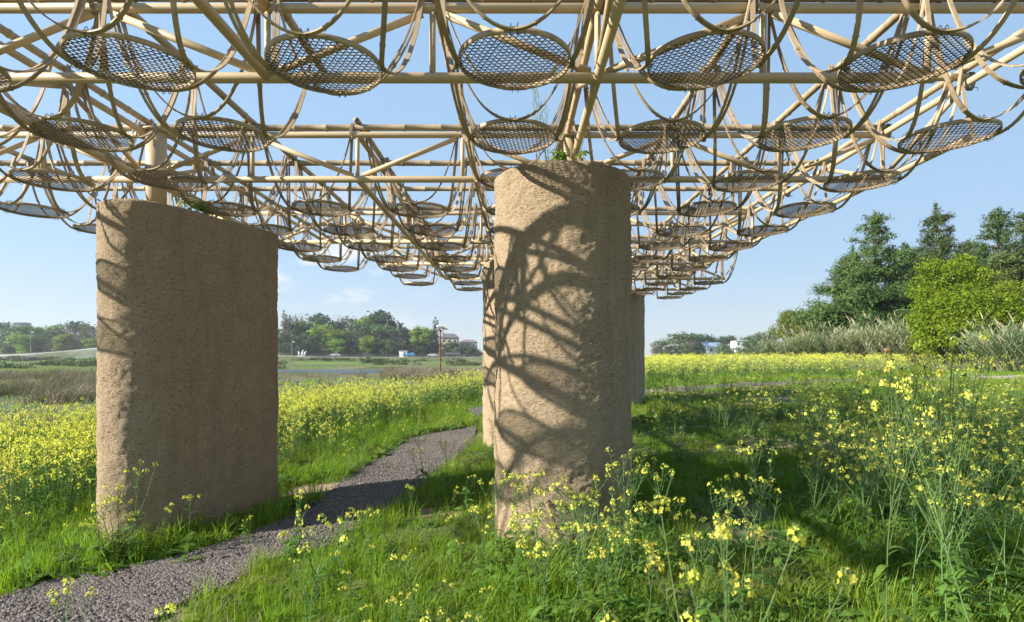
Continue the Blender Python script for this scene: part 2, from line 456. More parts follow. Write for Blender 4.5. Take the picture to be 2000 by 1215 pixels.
# ------------------------------------------------------------------ rendered earth walls
def stadium(A, B, r, n):
    A = Vector(A); B = Vector(B); t = (B-A); Ln = t.length; t.normalize(); nrm = Vector((-t.y, t.x))
    per = 2*Ln+2*math.pi*r; o = []
    for i in range(n):
        s = per*i/n
        if s < Ln: p = A+t*s-nrm*r; o.append(p)
        elif s < Ln+math.pi*r:
            a = (s-Ln)/r; o.append(B-nrm*(r*math.cos(a))+t*(r*math.sin(a)))
        elif s < 2*Ln+math.pi*r: o.append(B+nrm*r-t*(s-Ln-math.pi*r))
        else:
            a = (s-2*Ln-math.pi*r)/r; o.append(A+nrm*(r*math.cos(a))-t*(r*math.sin(a)))
    return o, per
def wall(A, B, r, zb, zt, step, label, seed):
    n = int((2*(Vector(B)-Vector(A)).length+2*math.pi*r)/step)
    pts, per = stadium(A, B, r, n); c = (Vector(A)+Vector(B))/2
    rows = int((zt-zb)/step); V = []; Fq = []
    ring = []
    for k in range(rows+1): ring.append((zb+(zt-zb-.03)*k/rows, 0.0))
    ring += [(zt-.012, .012), (zt, .04), (zt+.002, .14)]
    for (z, ins) in ring:
        for i, p in enumerate(pts):
            pr = pts[i-1]; nx_ = pts[(i+1) % n]; tt = (nx_-pr).normalized(); nn = Vector((tt.y, -tt.x))
            q = Vector((p.x*7+seed, p.y*7, z*7)); d = .010*noise.noise(q*.35)+.009*noise.noise(q)+.006*noise.noise((q.x*2.7, q.y*2.7, q.z*4))+.009*max(0, noise.noise((q.x*5, q.y*5, q.z*8)))+.003*noise.noise(q*9)
            pp = p+nn*(d-ins)
            wob = .018*noise.noise((p.x*4+seed, p.y*4, 5)) if z > zt-.05 else 0
            V.append((pp.x-c.x, pp.y-c.y, z+wob-zb))
    m = len(ring)
    for k in range(m-1):
        for i in range(n):
            i2 = (i+1) % n; Fq.append((k*n+i, k*n+i2, (k+1)*n+i2, (k+1)*n+i))
    mb = MB(); mb.add(V, Fq); mb.add(V[-n:], [tuple(range(n))])
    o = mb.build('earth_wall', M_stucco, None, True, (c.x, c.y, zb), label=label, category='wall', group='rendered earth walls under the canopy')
    return o
zc = ground(.4, 4.6)
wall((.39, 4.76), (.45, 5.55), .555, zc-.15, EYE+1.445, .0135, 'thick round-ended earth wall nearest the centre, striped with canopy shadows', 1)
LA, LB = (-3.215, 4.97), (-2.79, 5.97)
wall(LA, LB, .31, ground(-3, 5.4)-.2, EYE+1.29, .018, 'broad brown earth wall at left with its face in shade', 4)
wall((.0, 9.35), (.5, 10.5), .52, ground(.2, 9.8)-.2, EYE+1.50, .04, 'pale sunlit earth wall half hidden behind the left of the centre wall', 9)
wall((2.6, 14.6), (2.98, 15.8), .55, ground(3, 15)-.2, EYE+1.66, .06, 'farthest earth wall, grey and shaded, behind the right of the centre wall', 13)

# ------------------------------------------------------------------ canopy
ZB, ZU, ZL, ZD = 2.181*S+EYE, 2.112*S+EYE, 1.69*S+EYE, 1.527*S+EYE
CELLS = {}
rows = {2: (-4, 3), 3: (-6, 3), 4: (-6, 3), 5: (-6, 3), 6: (-6, 3), 7: (-5, 3), 8: (-4, 3), 9: (-3, 3), 10: (-3, 3), 11: (-2, 3), 12: (-2, 4), 13: (-1, 4), 14: (0, 4), 15: (3, 4)}
gaps = {(-1, 4), (-1, 5), (-2, 5)}
for d, (a, b) in rows.items():
    for i in range(a, b+1):
        if (i, d) not in gaps: CELLS[(i, d)] = 1
def runs(vals):
    vals = sorted(vals); o = []
    for v in vals:
        if o and v == o[-1][1]+1: o[-1][1] = v
        else: o.append([v, v])
    return o
def bamboo(a, b, r=.030, seed=0):
    """a culm with swollen nodes and a slight wander"""
    a = Vector(a); b = Vector(b); Ln = (b-a).length; t = (b-a)/Ln; pts = []; rad = []
    rr = random.Random(seed); s = 0.0; side = Vector((-t.y, t.x, 0))
    def put(s_, k):
        o = side*(.006*noise.noise((s_*.8, seed*3.7, 0)))+Vector((0, 0, .006*noise.noise((s_*.8, seed*3.7, 9))))
        pts.append(a+t*s_+o); rad.append(r*k)
    put(0, 1); ringseg = []
    s = rr.uniform(.08, .3)
    while s < Ln-.06:
        put(s-.014, .985); put(s-.004, 1.16); ringseg.append(len(pts)-1); put(s+.005, 1.14); put(s+.014, .975)
        s += rr.uniform(.27, .40)
    put(Ln, .97)
    mb = MB(); mb.tube(pts, rad, 10)
    for q in ringseg:
        for k in range(10): mb.m[q*10+k] = 1
    return mb
ORD = ['', 'first', 'second', 'third', 'fourth', 'fifth', 'sixth', 'seventh', 'eighth', 'ninth', 'tenth', 'eleventh', 'twelfth', 'thirteenth', 'fourteenth', 'fifteenth', 'sixteenth']
def rowname(d): return {0: 'behind the viewpoint', 1: 'overhead', 2: 'just overhead'}.get(d) or (ORD[d-2]+' row')
def side_word(x):
    if x == 0: return 'straight ahead'
    return f"{ORD[abs(int(x))]} column to the {'left' if x < 0 else 'right'}"
seed = 1
for k in range(-1, 16):            # poles across, between disc rows k+... (line y = k + .5 rows)
    y = k+.5
    cells = [i for i in range(-8, 8) if (i, k) in CELLS or (i, k+1) in CELLS]
    for (a, b) in runs(cells):
        seed += 1
        lab = f"bamboo pole across the canopy just behind the {rowname(max(k, 0))} of discs" if k >= 3 else 'bamboo pole across the canopy just in front of the first row of discs' if k == 2 else 'bamboo pole across the canopy overhead, nearest the viewpoint'
        if len(runs(cells)) > 1: lab += ', left of the gap' if b < -1 else ', right of the gap'
        mb = bamboo(((a-.5-.09)*S, y*S, ZB), ((b+.5+.09)*S, y*S, ZB), .030, seed)
        mb.build('bamboo_pole', [M_pole, M_joint, M_wire_hollow], None, True, label=lab, category='bamboo pole', group='bamboo poles across the canopy')
for i in range(-8, 7):             # poles running away from the camera
    x = i+.5
    cells = [d for d in range(-1, 18) if (i, d) in CELLS or (i+1, d) in CELLS]
    for (a, b) in runs(cells):
        seed += 1
        pass
        mb = bamboo((x*S, (a-.5-.05)*S, ZB+.055), (x*S, (b+.5+.07)*S, ZB+.055), .029, seed)
        mb.tube([(x*S, (a-.5-.052)*S, ZB+.055), (x*S, (a-.5-.04)*S, ZB+.055)], .018, 10, 2)  # dark plug on the near end, painted shade of the hollow culm
        n_ = i+1 if i >= 0 else -i
        lab = f"bamboo pole running away from the viewpoint, {ORD[n_]} to the {'right' if i >= 0 else 'left'} of centre"
        if len(runs(cells)) > 1: lab += ', near part' if b < 8 else ', far part'
        mb.build('bamboo_pole', [M_pole, M_joint, M_wire_hollow], None, True, label=lab, category='bamboo pole', group='bamboo poles running away along the canopy')

def pipe(parent, name, a, b, r=.028, n=10):
    c = Vector(a); mb = MB(); mb.tube([(0, 0, 0), Vector(b)-c], r, n)
    # a weld bead at each end
    t = (Vector(b)-c).normalized()
    return mb.build(name, M_steel, parent, True, c)
def truss_x(y, x0, x1, lx0, lx1, label, back=True):
    root = empty('steel_truss', (0, y*S, ZL), label=label, category='steel truss', group='steel trusses across the canopy')
    pipe(root, 'upper_chord', ((x0-.04)*S, 0, ZU-ZL), ((x1+.04)*S, 0, ZU-ZL), .029)
    pipe(root, 'lower_chord', ((lx0-.03)*S, 0, 0), ((lx1+.04)*S, 0, 0), .031)
    x = math.ceil(lx0-.5)+.5
    x = lx0
    while x <= lx1+.01:
        pipe(root, 'post', (x*S, 0, .03), (x*S, 0, ZU-ZL-.028), .019)
        x += 1
    x = -5.5
    while x < lx1+1:
        for s in (-1, 1):
            xt = x+s
            if lx0-.01 <= x <= lx1+.01 and x0-.01 <= xt <= x1+.01:
                pipe(root, 'diagonal', ((x+s*.045)*S, 0, .035), ((xt-s*.06)*S, 0, ZU-ZL-.033), .023)
        x += 2
    return root
truss_x(1.5, -4.5, 3.5, -3.5, 2.5, 'steel truss overhead, the one nearest the viewpoint')
truss_x(3.5, -6.5, 3.5, -5.5, 2.5, 'nearest steel truss in view, crossing behind the front row of discs')
truss_x(5.5, -6.5, 3.5, -5.5, 3.5, 'steel truss crossing just behind the third row of discs')
truss_x(8.5, -4.5, 3.5, -3.5, 3.5, 'steel truss crossing behind the sixth row of discs')
truss_x(10.5, -3.5, 3.5, -2.5, 3.5, 'steel truss crossing behind the eighth row of discs')
truss_x(12.5, -2.5, 4.5, -1.5, 4.5, 'steel truss crossing behind the tenth row of discs')
truss_x(14.5, -.5, 4.5, .5, 4.5, 'farthest steel truss at the back edge of the canopy')
def truss_y(x, segs, bots, tops, label, up=True):
    root = empty('steel_truss', (x*S, 0, ZL), label=label, category='steel truss', group='steel trusses running away along the canopy')
    for (a, b) in segs:
        pipe(root, 'lower_chord', (0, a*S, .002), (0, b*S, .002), .029)
    if up:
        for (a, b) in tops: pipe(root, 'upper_chord', (0, a*S, ZU-ZL+.006), (0, b*S, ZU-ZL+.006), .028)
    for b in bots:
        for (t) in (b-1, b+1):
            if any(a0-.05 <= t <= a1+.05 for a0, a1 in tops):
                pipe(root, 'diagonal', (0, (b+.05*(1 if t > b else -1))*S, .035), (0, (t-.06*(1 if t > b else -1))*S, ZU-ZL-.03), .021)
    return root
truss_y(-3.5, [(1.5, 10.0)], [3.5, 5.5, 8.5], [(1.5, 10.5)], 'steel truss running away over the left wall')
truss_y(-1.5, [(1.5, 3.5), (5.5, 12.55)], [1.5, 8.5, 10.5], [(1.5, 3.5), (5.5, 12.6)], 'steel truss running away left of the centre wall, broken by the open gap')
truss_y(.5, [(1.5, 14.5)], [1.5, 3.5, 8.5, 10.5], [(1.5, 14.5)], 'steel truss running away over the centre wall')
truss_y(3.5, [(4.45, 13.6)], [5.5, 8.5, 10.5], [(1.5, 15.3)], 'steel truss running away along the right edge of the canopy')

# hanging discs --------------------------------------------------
RD = .285*S
def rim_mesh():
    mb = MB(); n = 48; V = []; Fc = []
    prof = [(RD, -.013), (RD+.007, -.013), (RD+.008, .014), (RD, .015)]
    for i in range(n):
        a = 2*math.pi*i/n
        for (r, z) in prof: V.append((r*math.cos(a), r*math.sin(a), z))
    for i in range(n):
        j = (i+1) % n
        for k in range(4):
            k2 = (k+1) % 4; Fc.append((i*4+k, j*4+k, j*4+k2, i*4+k2))
    mb.add(V, Fc, 0)
    for k in range(4):              # wire ties where the bows touch
        a = math.pi/2*k; c = Vector((math.cos(a)*(RD+.006), math.sin(a)*(RD+.006), 0))
        t = Vector((-math.sin(a), math.cos(a), 0))
        for o in (-.018, .014):
            pts = [c+t*o+Vector((math.cos(a)*.016*math.cos(q), math.sin(a)*.016*math.cos(q), .028*math.sin(q))) for q in [2*math.pi*i/8 for i in range(9)]]
            mb.tube(pts, .0022, 4, 1)
        mb.tube([c+t*.01+Vector((0, 0, .02)), c+t*.02+Vector((0, 0, .034))], .0014, 4, 1)
    return mb.mesh('rim', [M_strip, M_wire_hollow], True)
def lattice_mesh(seed, sag):
    rr = random.Random(seed); mb = MB(); q = .0268*S
    for fam in range(3):
        a = math.pi*2/3*fam+math.pi/2; n = Vector((math.cos(a), math.sin(a), 0)); t = Vector((-n.y, n.x, 0))
        i = -13
        while i < 13:
            o = (i+1/6)*q+rr.uniform(-.0012, .0012); i += 1
            if abs(o) > RD*.985: continue
            h = math.sqrt(RD*RD-o*o); m = 7; pts = []
            for k in range(m):
                s = -h+2*h*k/(m-1); p = n*o+t*s
                p.z = -.004-sag*(1-(p.length/RD)**2)+.0022*(fam-1)+.0012*noise.noise((p.x*9+seed, p.y*9, fam))
                pts.append(p)
            mb.ribbon(pts, [n]*m, (.0040+rr.uniform(-.0006, .0010)), .0020)
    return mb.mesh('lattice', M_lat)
def lashing_mesh():
    mb = MB(); zc_ = (ZB+ZU)/2; hh = (ZB-ZU)/2+.036
    for o in (-.012, -.004, .005, .013):
        pts = []
        for i in range(17):
            a = 2*math.pi*i/16; pts.append((o+.004*math.sin(a), .036*math.cos(a), hh*math.sin(a)))
        mb.tube(pts, .0034, 5)
    mb.tube([(0, -.03, -hh*.8), (.02, -.05, -hh*1.05), (.015, -.055, -hh*1.35)], .003, 4)
    return mb.mesh('lashing', M_rope, True)
def bow_mesh(seed, double):
    """a split-bamboo bow: hangs from two grid nodes, its belly touching the disc's rim (on the disc's +Y side)"""
    rr = random.Random(seed); top = ZB-ZD+.06*S; mb = MB()
    p_ = rr.uniform(2.15, 2.6); n = 26; e0, e1 = .47*S, .47*S
    for (off, wd) in (((-.011, .018), (.012, .018)) if double else ((0, .026),)):
        pts = []; wides = []
        for i in range(n+1):
            t = -1+2*i/n; at_ = abs(t)
            hgt = at_**p_*.86+at_**9*.14
            u = t*(.5*S-.055+off*.6)
            v = RD+.012+(.44*S-RD-.012)*at_**1.25
            pts.append((u+.006*noise.noise((t*2, seed, 1)), v+off*(.6+.8*at_), -.004+hgt*top+.004*noise.noise((t*2, seed, 5))))
            tl = .75*(1-at_*.35)
            wides.append((0, 1, .0))
        mb.ribbon(pts, wides, wd, .0072)
        for s in (-.62, -.25, .3, .7):   # culm nodes on the strip
            i = int((s+rr.uniform(-.08, .08)+1)/2*n); i = max(1, min(n-2, i))
            a = Vector(pts[i]); b = a.lerp(Vector(pts[i+1]), .25)
            mb.ribbon([a, b], [wides[i]]*2, wd+.004, .0125)
    return mb.mesh('bow', M_strip)
LASH = lashing_mesh()
for o in [o for o in COL.objects if o.name.startswith('bamboo_pole') and o.get('group') == 'bamboo poles across the canopy']:
    v = [q.co.x for q in o.data.vertices]; x0, x1 = min(v), max(v); y = o.data.vertices[0].co.y
    if y > 9: continue
    x = math.ceil(x0-.5)+.5
    while x <= x1:
        l_ = link('lashing', LASH, o, (x+rnd.choice((-.05, .05))+rnd.uniform(-.01, .01), round(y*2)/2, (ZB+ZU)/2)); l_.rotation_euler = (0, 0, rnd.uniform(-.25, .25)); x += 1
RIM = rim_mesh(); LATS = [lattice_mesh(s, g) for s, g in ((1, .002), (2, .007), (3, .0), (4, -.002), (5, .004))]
BOWS = [bow_mesh(s, s % 3 == 0) for s in range(6)]
for (i, d) in sorted(CELLS, key=lambda c: (c[1], c[0])):
    px = CX+F*i/d if d else 0
    if d < 3: lab = f'woven bamboo disc overhead, nearer than the first row, {side_word(i)}'
    else: lab = f'round woven bamboo disc, {rowname(d)} from the front, {side_word(i)}'
    root = empty('bamboo_disc', (i*S+rnd.uniform(-.015, .015), d*S+rnd.uniform(-.015, .015), ZD+rnd.uniform(-.012, .012)), label=lab, category='bamboo disc', group='woven bamboo discs hung under the canopy')
    root.rotation_euler = (rnd.uniform(-.012, .012), rnd.uniform(-.012, .012), 0)
    link('rim', RIM, root).rotation_euler = (0, 0, rnd.randrange(4)*math.pi/2)
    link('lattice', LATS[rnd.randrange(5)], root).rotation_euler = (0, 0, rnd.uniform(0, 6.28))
    for k in range(4):
        link('bow', BOWS[rnd.randrange(6)], root).rotation_euler = (0, 0, k*math.pi/2)

# columns between the walls and the canopy
def column(x, y, z0, r, label):
    root = empty('steel_column', (x, y, z0), label=label, category='column', group='steel columns on the earth walls')
    h = ZU-z0
    mb = MB(); mb.tube([(0, 0, -.1), (0, 0, h)], r, 24); mb.build('shaft', M_steel, root, True)
    mb = MB(); mb.tube([(0, 0, h-.03), (0, 0, h-.012)], r+.03, 20); mb.build('cap_plate', M_steel, root, True)
    return root
column(-3.33, 5.36, EYE+1.27, .086, 'thick steel column rising from the left wall')
column(.5, 5.5, EYE+1.43, .075, 'steel column rising from the centre wall behind weeds')
column(.3, 10.0, EYE+1.48, .08, 'steel column on the pale wall behind the centre wall')
column(2.9, 15.2, EYE+1.62, .08, 'steel column on the farthest grey wall')
# ------------------------------------------------------------------ plants: meshes shared by their copies
def quad(mb, c, u, v, mi): mb.add([c-u-v, c+u-v, c+u+v, c-u+v], [(0, 1, 2, 3)], mi)
def rv(r, s=1.0): return Vector((r.gauss(0, s), r.gauss(0, s), r.gauss(0, s)))
def flower_head(mb, c, r, n, size, rr, mi=0):
    """a rounded raceme of four-petalled flowers"""
    for _ in range(n):
        d = rv(rr); d.z = abs(d.z)*.9-.25*rr.random(); d.normalize()
        p = c+Vector((d.x*r, d.y*r, d.z*r*1.45))
        nrm = (d+rv(rr, .35)).normalized(); a = nrm.orthogonal().normalized(); b = nrm.cross(a)
        an = rr.uniform(0, 6.28); u = a*math.cos(an)+b*math.sin(an); v = nrm.cross(u)
        s = size*rr.uniform(.75, 1.2)
        for q in (u, v, -u, -v):
            w_ = nrm.cross(q)
            tip = p+q*s+nrm*s*.25
            mb.add([p, p+q*s*.55+w_*s*.42+nrm*s*.12, tip, p+q*s*.55-w_*s*.42+nrm*s*.12], [(0, 1, 2, 3)], mi)
def leaf(mb, base, dirv, ln, wd, rr, mi=0, droop=.5, n=5):
    d = Vector(dirv).normalized(); p = Vector(base); side = d.cross(Vector((0, 0, 1)))
    if side.length < .05: side = Vector((1, 0, 0))
    side.normalize(); V = []
    for i in range(n+1):
        t = i/n; wv = wd*math.sin(math.pi*min(1, .12+t*.88))**.8*(1 if i % 2 else .82)+.0008
        V += [p-side*wv, p+side*wv]
        d = (d+Vector((0, 0, -droop/n*1.4))+rv(rr, .05)).normalized(); p = p+d*ln/n
    mb.add(V, [(2*i, 2*i+1, 2*i+3, 2*i+2) for i in range(n)], mi)
def rape(seed, h, heads=6, leafy=1.0, bare=False):
    """a flowering rape plant: returns (stalk-and-leaf mesh, flower-head mesh)"""
    rr = random.Random(seed); st = MB()
    lean = Vector((rr.gauss(0, .12), rr.gauss(0, .12), 1)); p = Vector((0, 0, 0)); pts = []; n = 7
    for i in range(n+1):
        pts.append(p.copy()); p = p+(lean+rv(rr, .06)*Vector((1, 1, 0)).length).normalized()*h/n
    st.tube(pts, [.0042*(1-.70*i/n) for i in range(n+1)], 5, 0)
    def at(t):
        f = t*n; i = min(n-1, int(f)); return pts[i].lerp(pts[i+1], f-i)
    tops = [(pts[-1], Vector((0, 0, 1)))]; hd = []
    for k in range(heads-1):
        t = rr.uniform(.38, .86); b = at(t); an = k*2.4+rr.uniform(-.5, .5); out = rr.uniform(.35, .75)
        d = Vector((math.cos(an)*out, math.sin(an)*out, 1)).normalized(); ln = h*(1-t)*rr.uniform(.55, 1.05)+.05
        m = b+d*ln*.5; e = m+(d+Vector((0, 0, .5))).normalized()*ln*.55
        st.tube([b, m, e], [.0021, .0017, .0011], 4, 0)
        tops.append((e, (e-m).normalized()))
        leaf(st, b, Vector((math.cos(an), math.sin(an), .5)), rr.uniform(.04, .09), rr.uniform(.005, .011), rr, 1, .4, 3)
    for (e, d) in tops:
        r = rr.uniform(.012, .023)
        fl = MB(); flower_head(fl, Vector(), r, rr.randint(11, 20), .0067, rr); hd.append((fl, e))
        # buds at the crown, pods below
        for _ in range(5):
            b = e+Vector((rr.gauss(0, .005), rr.gauss(0, .005), r*1.0+rr.uniform(0, .008))); st.box(b, (.004, .004, .007), 0, rr.random()*3)
        for j in range(rr.randint(5, 11)):
            s = .02+.010*j; b = e-d*s; an = j*2.4+rr.random()
            x = Vector((math.cos(an), math.sin(an), .55)).normalized()
            st.tube([b, b+x*.016, b+x*.036+Vector((0, 0, .010))], [.0006, .0009, .0005], 3, 0, False)
    for k in range(int(13*leafy)):     # lower leaves, larger and clasping towards the base
        t = rr.uniform(.02, .6)**1.2; b = at(t); an = rr.uniform(0, 6.28); ln = (.115*(1-t)+.035)*rr.uniform(.7, 1.2)
        leaf(st, b, Vector((math.cos(an), math.sin(an), rr.uniform(.3, .9))), ln, ln*rr.uniform(.12, .2), rr, 1, rr.uniform(.5, 1.1))
    whole = MB(); whole.v = list(st.v); whole.f = list(st.f); whole.m = list(st.m)
    for fl, e in hd: whole.add([Vector(v)+e for v in fl.v], fl.f, 2)
    return st.mesh('rape_plant', [M_rape_stem, M_rape_leaf]), [(fl.mesh('flower_head', [M_petal]), e) for fl, e in hd], whole.mesh('rape_plant', [M_rape_stem, M_rape_leaf, M_petal])
def rape_far(seed, h, size=.016, nh=5, hr=.03, leaves=14, nq=10, zs=.34):
    rr = random.Random(seed); mb = MB()
    for k in range(nh):
        x, y = rr.gauss(0, .09), rr.gauss(0, .09); z = h*(1-zs*rr.random()**1.5)*1.02
        b = Vector((x*.3, y*.3, 0)); e = Vector((x, y, z))
        sd = Vector((math.cos(k*1.9), math.sin(k*1.9), 0))*.0035
        mb.add([b-sd, b+sd, e+sd*.6, e-sd*.6], [(0, 1, 2, 3)], 0)
        for _ in range(nq):
            d = rv(rr); d.normalize(); c = e+Vector((d.x*hr, d.y*hr, d.z*hr*1.3))
            u = rv(rr).normalized(); v = d.cross(u)
            if v.length < .1: continue
            v.normalize(); quad(mb, c, u*size*.55, v*size*.55, 1)
    for _ in range(leaves):
        an = rr.uniform(0, 6.28); t = rr.random()**1.4; b = Vector((rr.gauss(0, .04), rr.gauss(0, .04), t*h*.75))
        leaf(mb, b, Vector((math.cos(an), math.sin(an), rr.uniform(.4, 1.2))), rr.uniform(.10, .22)*(1.1-.6*t), rr.uniform(.010, .022), rr, 2, .8, 3)
    return mb.mesh('rape_far', [M_rape_stem, M_petal, M_rape_leaf])
def tuft(seed, n, h, spread, wd, mat, lean=.5):
    rr = random.Random(seed); mb = MB()
    for _ in range(n):
        an = rr.uniform(0, 6.28); r = spread*math.sqrt(rr.random()); b = Vector((math.cos(an)*r, math.sin(an)*r, -.01))
        a2 = rr.uniform(0, 6.28); L_ = h*rr.uniform(.45, 1.1); ln = rr.uniform(.1, 1)*lean
        d = Vector((math.cos(a2)*ln, math.sin(a2)*ln, 1)).normalized(); s = Vector((-math.sin(a2+.6), math.cos(a2+.6), 0))*wd*rr.uniform(.6, 1.2)
        m = b+d*L_*.5; e = m+(d+Vector((math.cos(a2)*ln, math.sin(a2)*ln, -.25))).normalized()*L_*.5
        mb.add([b-s, b+s, m+s*.8, m-s*.8, e], [(0, 1, 2, 3), (3, 2, 4)], 0)
    return mb.mesh('tuft', [mat])
def herb(seed, h, mat):
    """low broad-leaved weed"""
    rr = random.Random(seed); mb = MB()
    for _ in range(16):
        an = rr.uniform(0, 6.28); ln = h*rr.uniform(.5, 1.1)
        leaf(mb, (rr.gauss(0, .02), rr.gauss(0, .02), 0), Vector((math.cos(an), math.sin(an), rr.uniform(.5, 1.6))), ln, ln*rr.uniform(.10, .2), rr, 0, .9, 4)
    return mb.mesh('herb', [mat])
def pebble(seed):
    rr = random.Random(seed); bm = bmesh.new(); bmesh.ops.create_icosphere(bm, subdivisions=1, radius=1)
    ax = Vector((1, rr.uniform(.6, .9), rr.uniform(.35, .6)))
    for v in bm.verts: v.co = Vector((v.co.x*ax.x, v.co.y*ax.y, v.co.z*ax.z))*rr.uniform(.82, 1.12)
    me = bpy.data.meshes.new('pebble'); bm.to_mesh(me); bm.free()
    return me
def m_pebble():
    q = NT('pebble')
    r = q.n('ShaderNodeObjectInfo').outputs['Random']
    col = q.ramp(r, [(0, (.07, .065, .065)), (.3, (.13, .117, .105)), (.6, (.19, .167, .145)), (.85, (.26, .225, .195)), (1, (.40, .37, .33))])
    return q.done(q.mixc(q.noise(30, 3, .6, q.geo()), col, (.16, .13, .115)), .8, None, .25)
M_pebble = m_pebble()

# scattering by geometry nodes, for what nobody could count
_lib = [0]
def scatter(name, meshes, pts, **k):
    """pts: rows of x, y, z, rot_x, rot_y, rot_z, scale, kind"""
    _lib[0] += 1
    coll = bpy.data.collections.new(f'kinds {_lib[0]}')
    for i, m in enumerate(meshes):
        o = bpy.data.objects.new(f'kind {_lib[0]:02d} {i:02d}', m); coll.objects.link(o)
    A = np.asarray(pts, dtype=np.float32)
    me = bpy.data.meshes.new(name); me.vertices.add(len(A)); me.vertices.foreach_set('co', np.ascontiguousarray(A[:, :3]).ravel())
    a = me.attributes.new('turn', 'FLOAT_VECTOR', 'POINT'); a.data.foreach_set('vector', np.ascontiguousarray(A[:, 3:6]).ravel())
    a = me.attributes.new('size', 'FLOAT', 'POINT'); a.data.foreach_set('value', np.ascontiguousarray(A[:, 6]))
    a = me.attributes.new('kind', 'INT', 'POINT'); a.data.foreach_set('value', np.ascontiguousarray(A[:, 7]).astype(np.int32))
    for m in meshes:
        for mt in m.materials:
            if mt.name not in me.materials: me.materials.append(mt)
    ob = link(name, me, kind='stuff', **k)
    g = bpy.data.node_groups.new(name, 'GeometryNodeTree')
    g.interface.new_socket('Geometry', in_out='INPUT', socket_type='NodeSocketGeometry')
    g.interface.new_socket('Geometry', in_out='OUTPUT', socket_type='NodeSocketGeometry')
    N = g.nodes.new; l = g.links.new
    gi = N('NodeGroupInput'); go = N('NodeGroupOutput'); ip = N('GeometryNodeInstanceOnPoints'); ci = N('GeometryNodeCollectionInfo')
    ci.inputs['Collection'].default_value = coll; ci.inputs['Separate Children'].default_value = True; ci.inputs['Reset Children'].default_value = True
    def na(nm, ty):
        q = N('GeometryNodeInputNamedAttribute'); q.data_type = ty; q.inputs['Name'].default_value = nm; return q.outputs['Attribute']
    e2r = N('FunctionNodeEulerToRotation')
    l(na('turn', 'FLOAT_VECTOR'), e2r.inputs[0]); l(e2r.outputs[0], ip.inputs['Rotation'])
    l(na('size', 'FLOAT'), ip.inputs['Scale']); l(na('kind', 'INT'), ip.inputs['Instance Index'])
    ip.inputs['Pick Instance'].default_value = True
    l(gi.outputs[0], ip.inputs['Points']); l(ci.outputs[0], ip.inputs['Instance']); l(ip.outputs[0], go.inputs[0])
    md = ob.modifiers.new('scatter', 'NODES'); md.node_group = g
    return ob
WALLS = [((.39, 4.76), (.45, 5.55), .555), (LA, LB, .31), ((.0, 9.35), (.5, 10.5), .52), ((2.6, 14.6), (2.98, 15.8), .55)]
def in_wall(x, y, pad=.0):
    for (a, b, r) in WALLS:
        ax, ay = a; dx, dy = b[0]-ax, b[1]-ay; t = max(0, min(1, ((x-ax)*dx+(y-ay)*dy)/(dx*dx+dy*dy)))
        if math.hypot(x-ax-t*dx, y-ay-t*dy) < r+pad: return True
    return False
def in_frame(x, y, mx=.15):
    return y > .3 and -(CX/F+mx) < x/y < ((2000-CX)/F+mx)
def rows_of(xy, k, smin, smax, tilt=.12, dz=0.0):
    A = np.array(xy); z = ground_np(A[:, 0], A[:, 1])+dz; n = len(A); rg = np.random.default_rng(n)
    return np.stack([A[:, 0], A[:, 1], z, rg.normal(0, tilt, n), rg.normal(0, tilt, n), rg.uniform(0, 6.28, n), rg.uniform(smin, smax, n), rg.integers(0, k, n)], 1)
def cover(x, y, f=.9, s=0.0):
    return .5+.5*noise.noise((x*f+s, y*f-s, 2.2))+.25*noise.noise((x*f*3.1, y*f*3.1+s, 7.7))

# --- pebbles on the path
pts = []
rg = random.Random(3)
while len(pts) < 23000:
    i = rg.randrange(len(path_c)-1); c, h = path_c[i]; c2, h2 = path_c[i+1]
    if c.y > 13.5 or c.y < 1.6: continue
    if rg.random() > min(1, (4.2/max(c.y, 2))**1.6): continue
    t = rg.random(); p = c.lerp(c2, t); d = (c2-c).normalized(); nn = Vector((-d.y, d.x, 0))
    o = rg.uniform(-1, 1)
    q = p+nn*o*(h+(h2-h)*t)
    if in_frame(q.x, q.y, .1) and not in_wall(q.x, q.y) and path_dist(q.x, q.y) < .05*rg.random()**2: pts.append((q.x, q.y))
A = rows_of(pts, 4, .007, .0155, .35, .024); PB = [pebble(i) for i in range(4)]
for m in PB: m.materials.append(M_pebble)
scatter('gravel', PB, A, label='loose brown and grey stones covering the curving path', category='gravel')

# --- grass
G_near = [tuft(i, 30, .105, .08, .0021, M_grass, 1.3) for i in range(4)]+[tuft(9, 18, .21, .06, .0026, M_grass, .8), herb(5, .09, M_rape_leaf), herb(6, .075, M_grass), tuft(12, 14, .15, .09, .0022, M_dry, 1.5)]
G_far = [tuft(20+i, 34, .20, .20, .006, M_grass, .7) for i in range(3)]+[herb(8, .22, M_rape_leaf)]
near, far_ = [], []
rg = random.Random(11)
def path_side(x, y):
    i = int(np.argmin(np.hypot(PC[:, 0]-x, PC[:, 1]-y))); i = max(0, min(len(PC)-2, i))
    dx, dy = PC[i+1, 0]-PC[i, 0], PC[i+1, 1]-PC[i, 1]
    return dx*(y-PC[i, 1])-dy*(x-PC[i, 0])
def try_grass(n, y0, y1, lst, bare, pad):
    k = 0
    while k < n:
        k += 1
        y = math.sqrt(rg.uniform(y0*y0, y1*y1)); x = rg.uniform(-(CX/F+.12), (2000-CX)/F+.12)*y
        if in_wall(x, y, -.02): continue
        if bareness(x, y) > .25+.5*rg.random(): continue
        if on_path(x, y, -.04+.07*rg.random()): continue
        b = float(bank_dist(np.array([x]), np.array([y]))[0])
        if b > 4: continue
        if cover(x, y, .55, 3) < (bare if path_side(x, y) < 0 else .12)+.1*(rg.random()-.5): continue
        lst.append((x, y))
try_grass(21000, 1.7, 7.5, near, .36, 0)
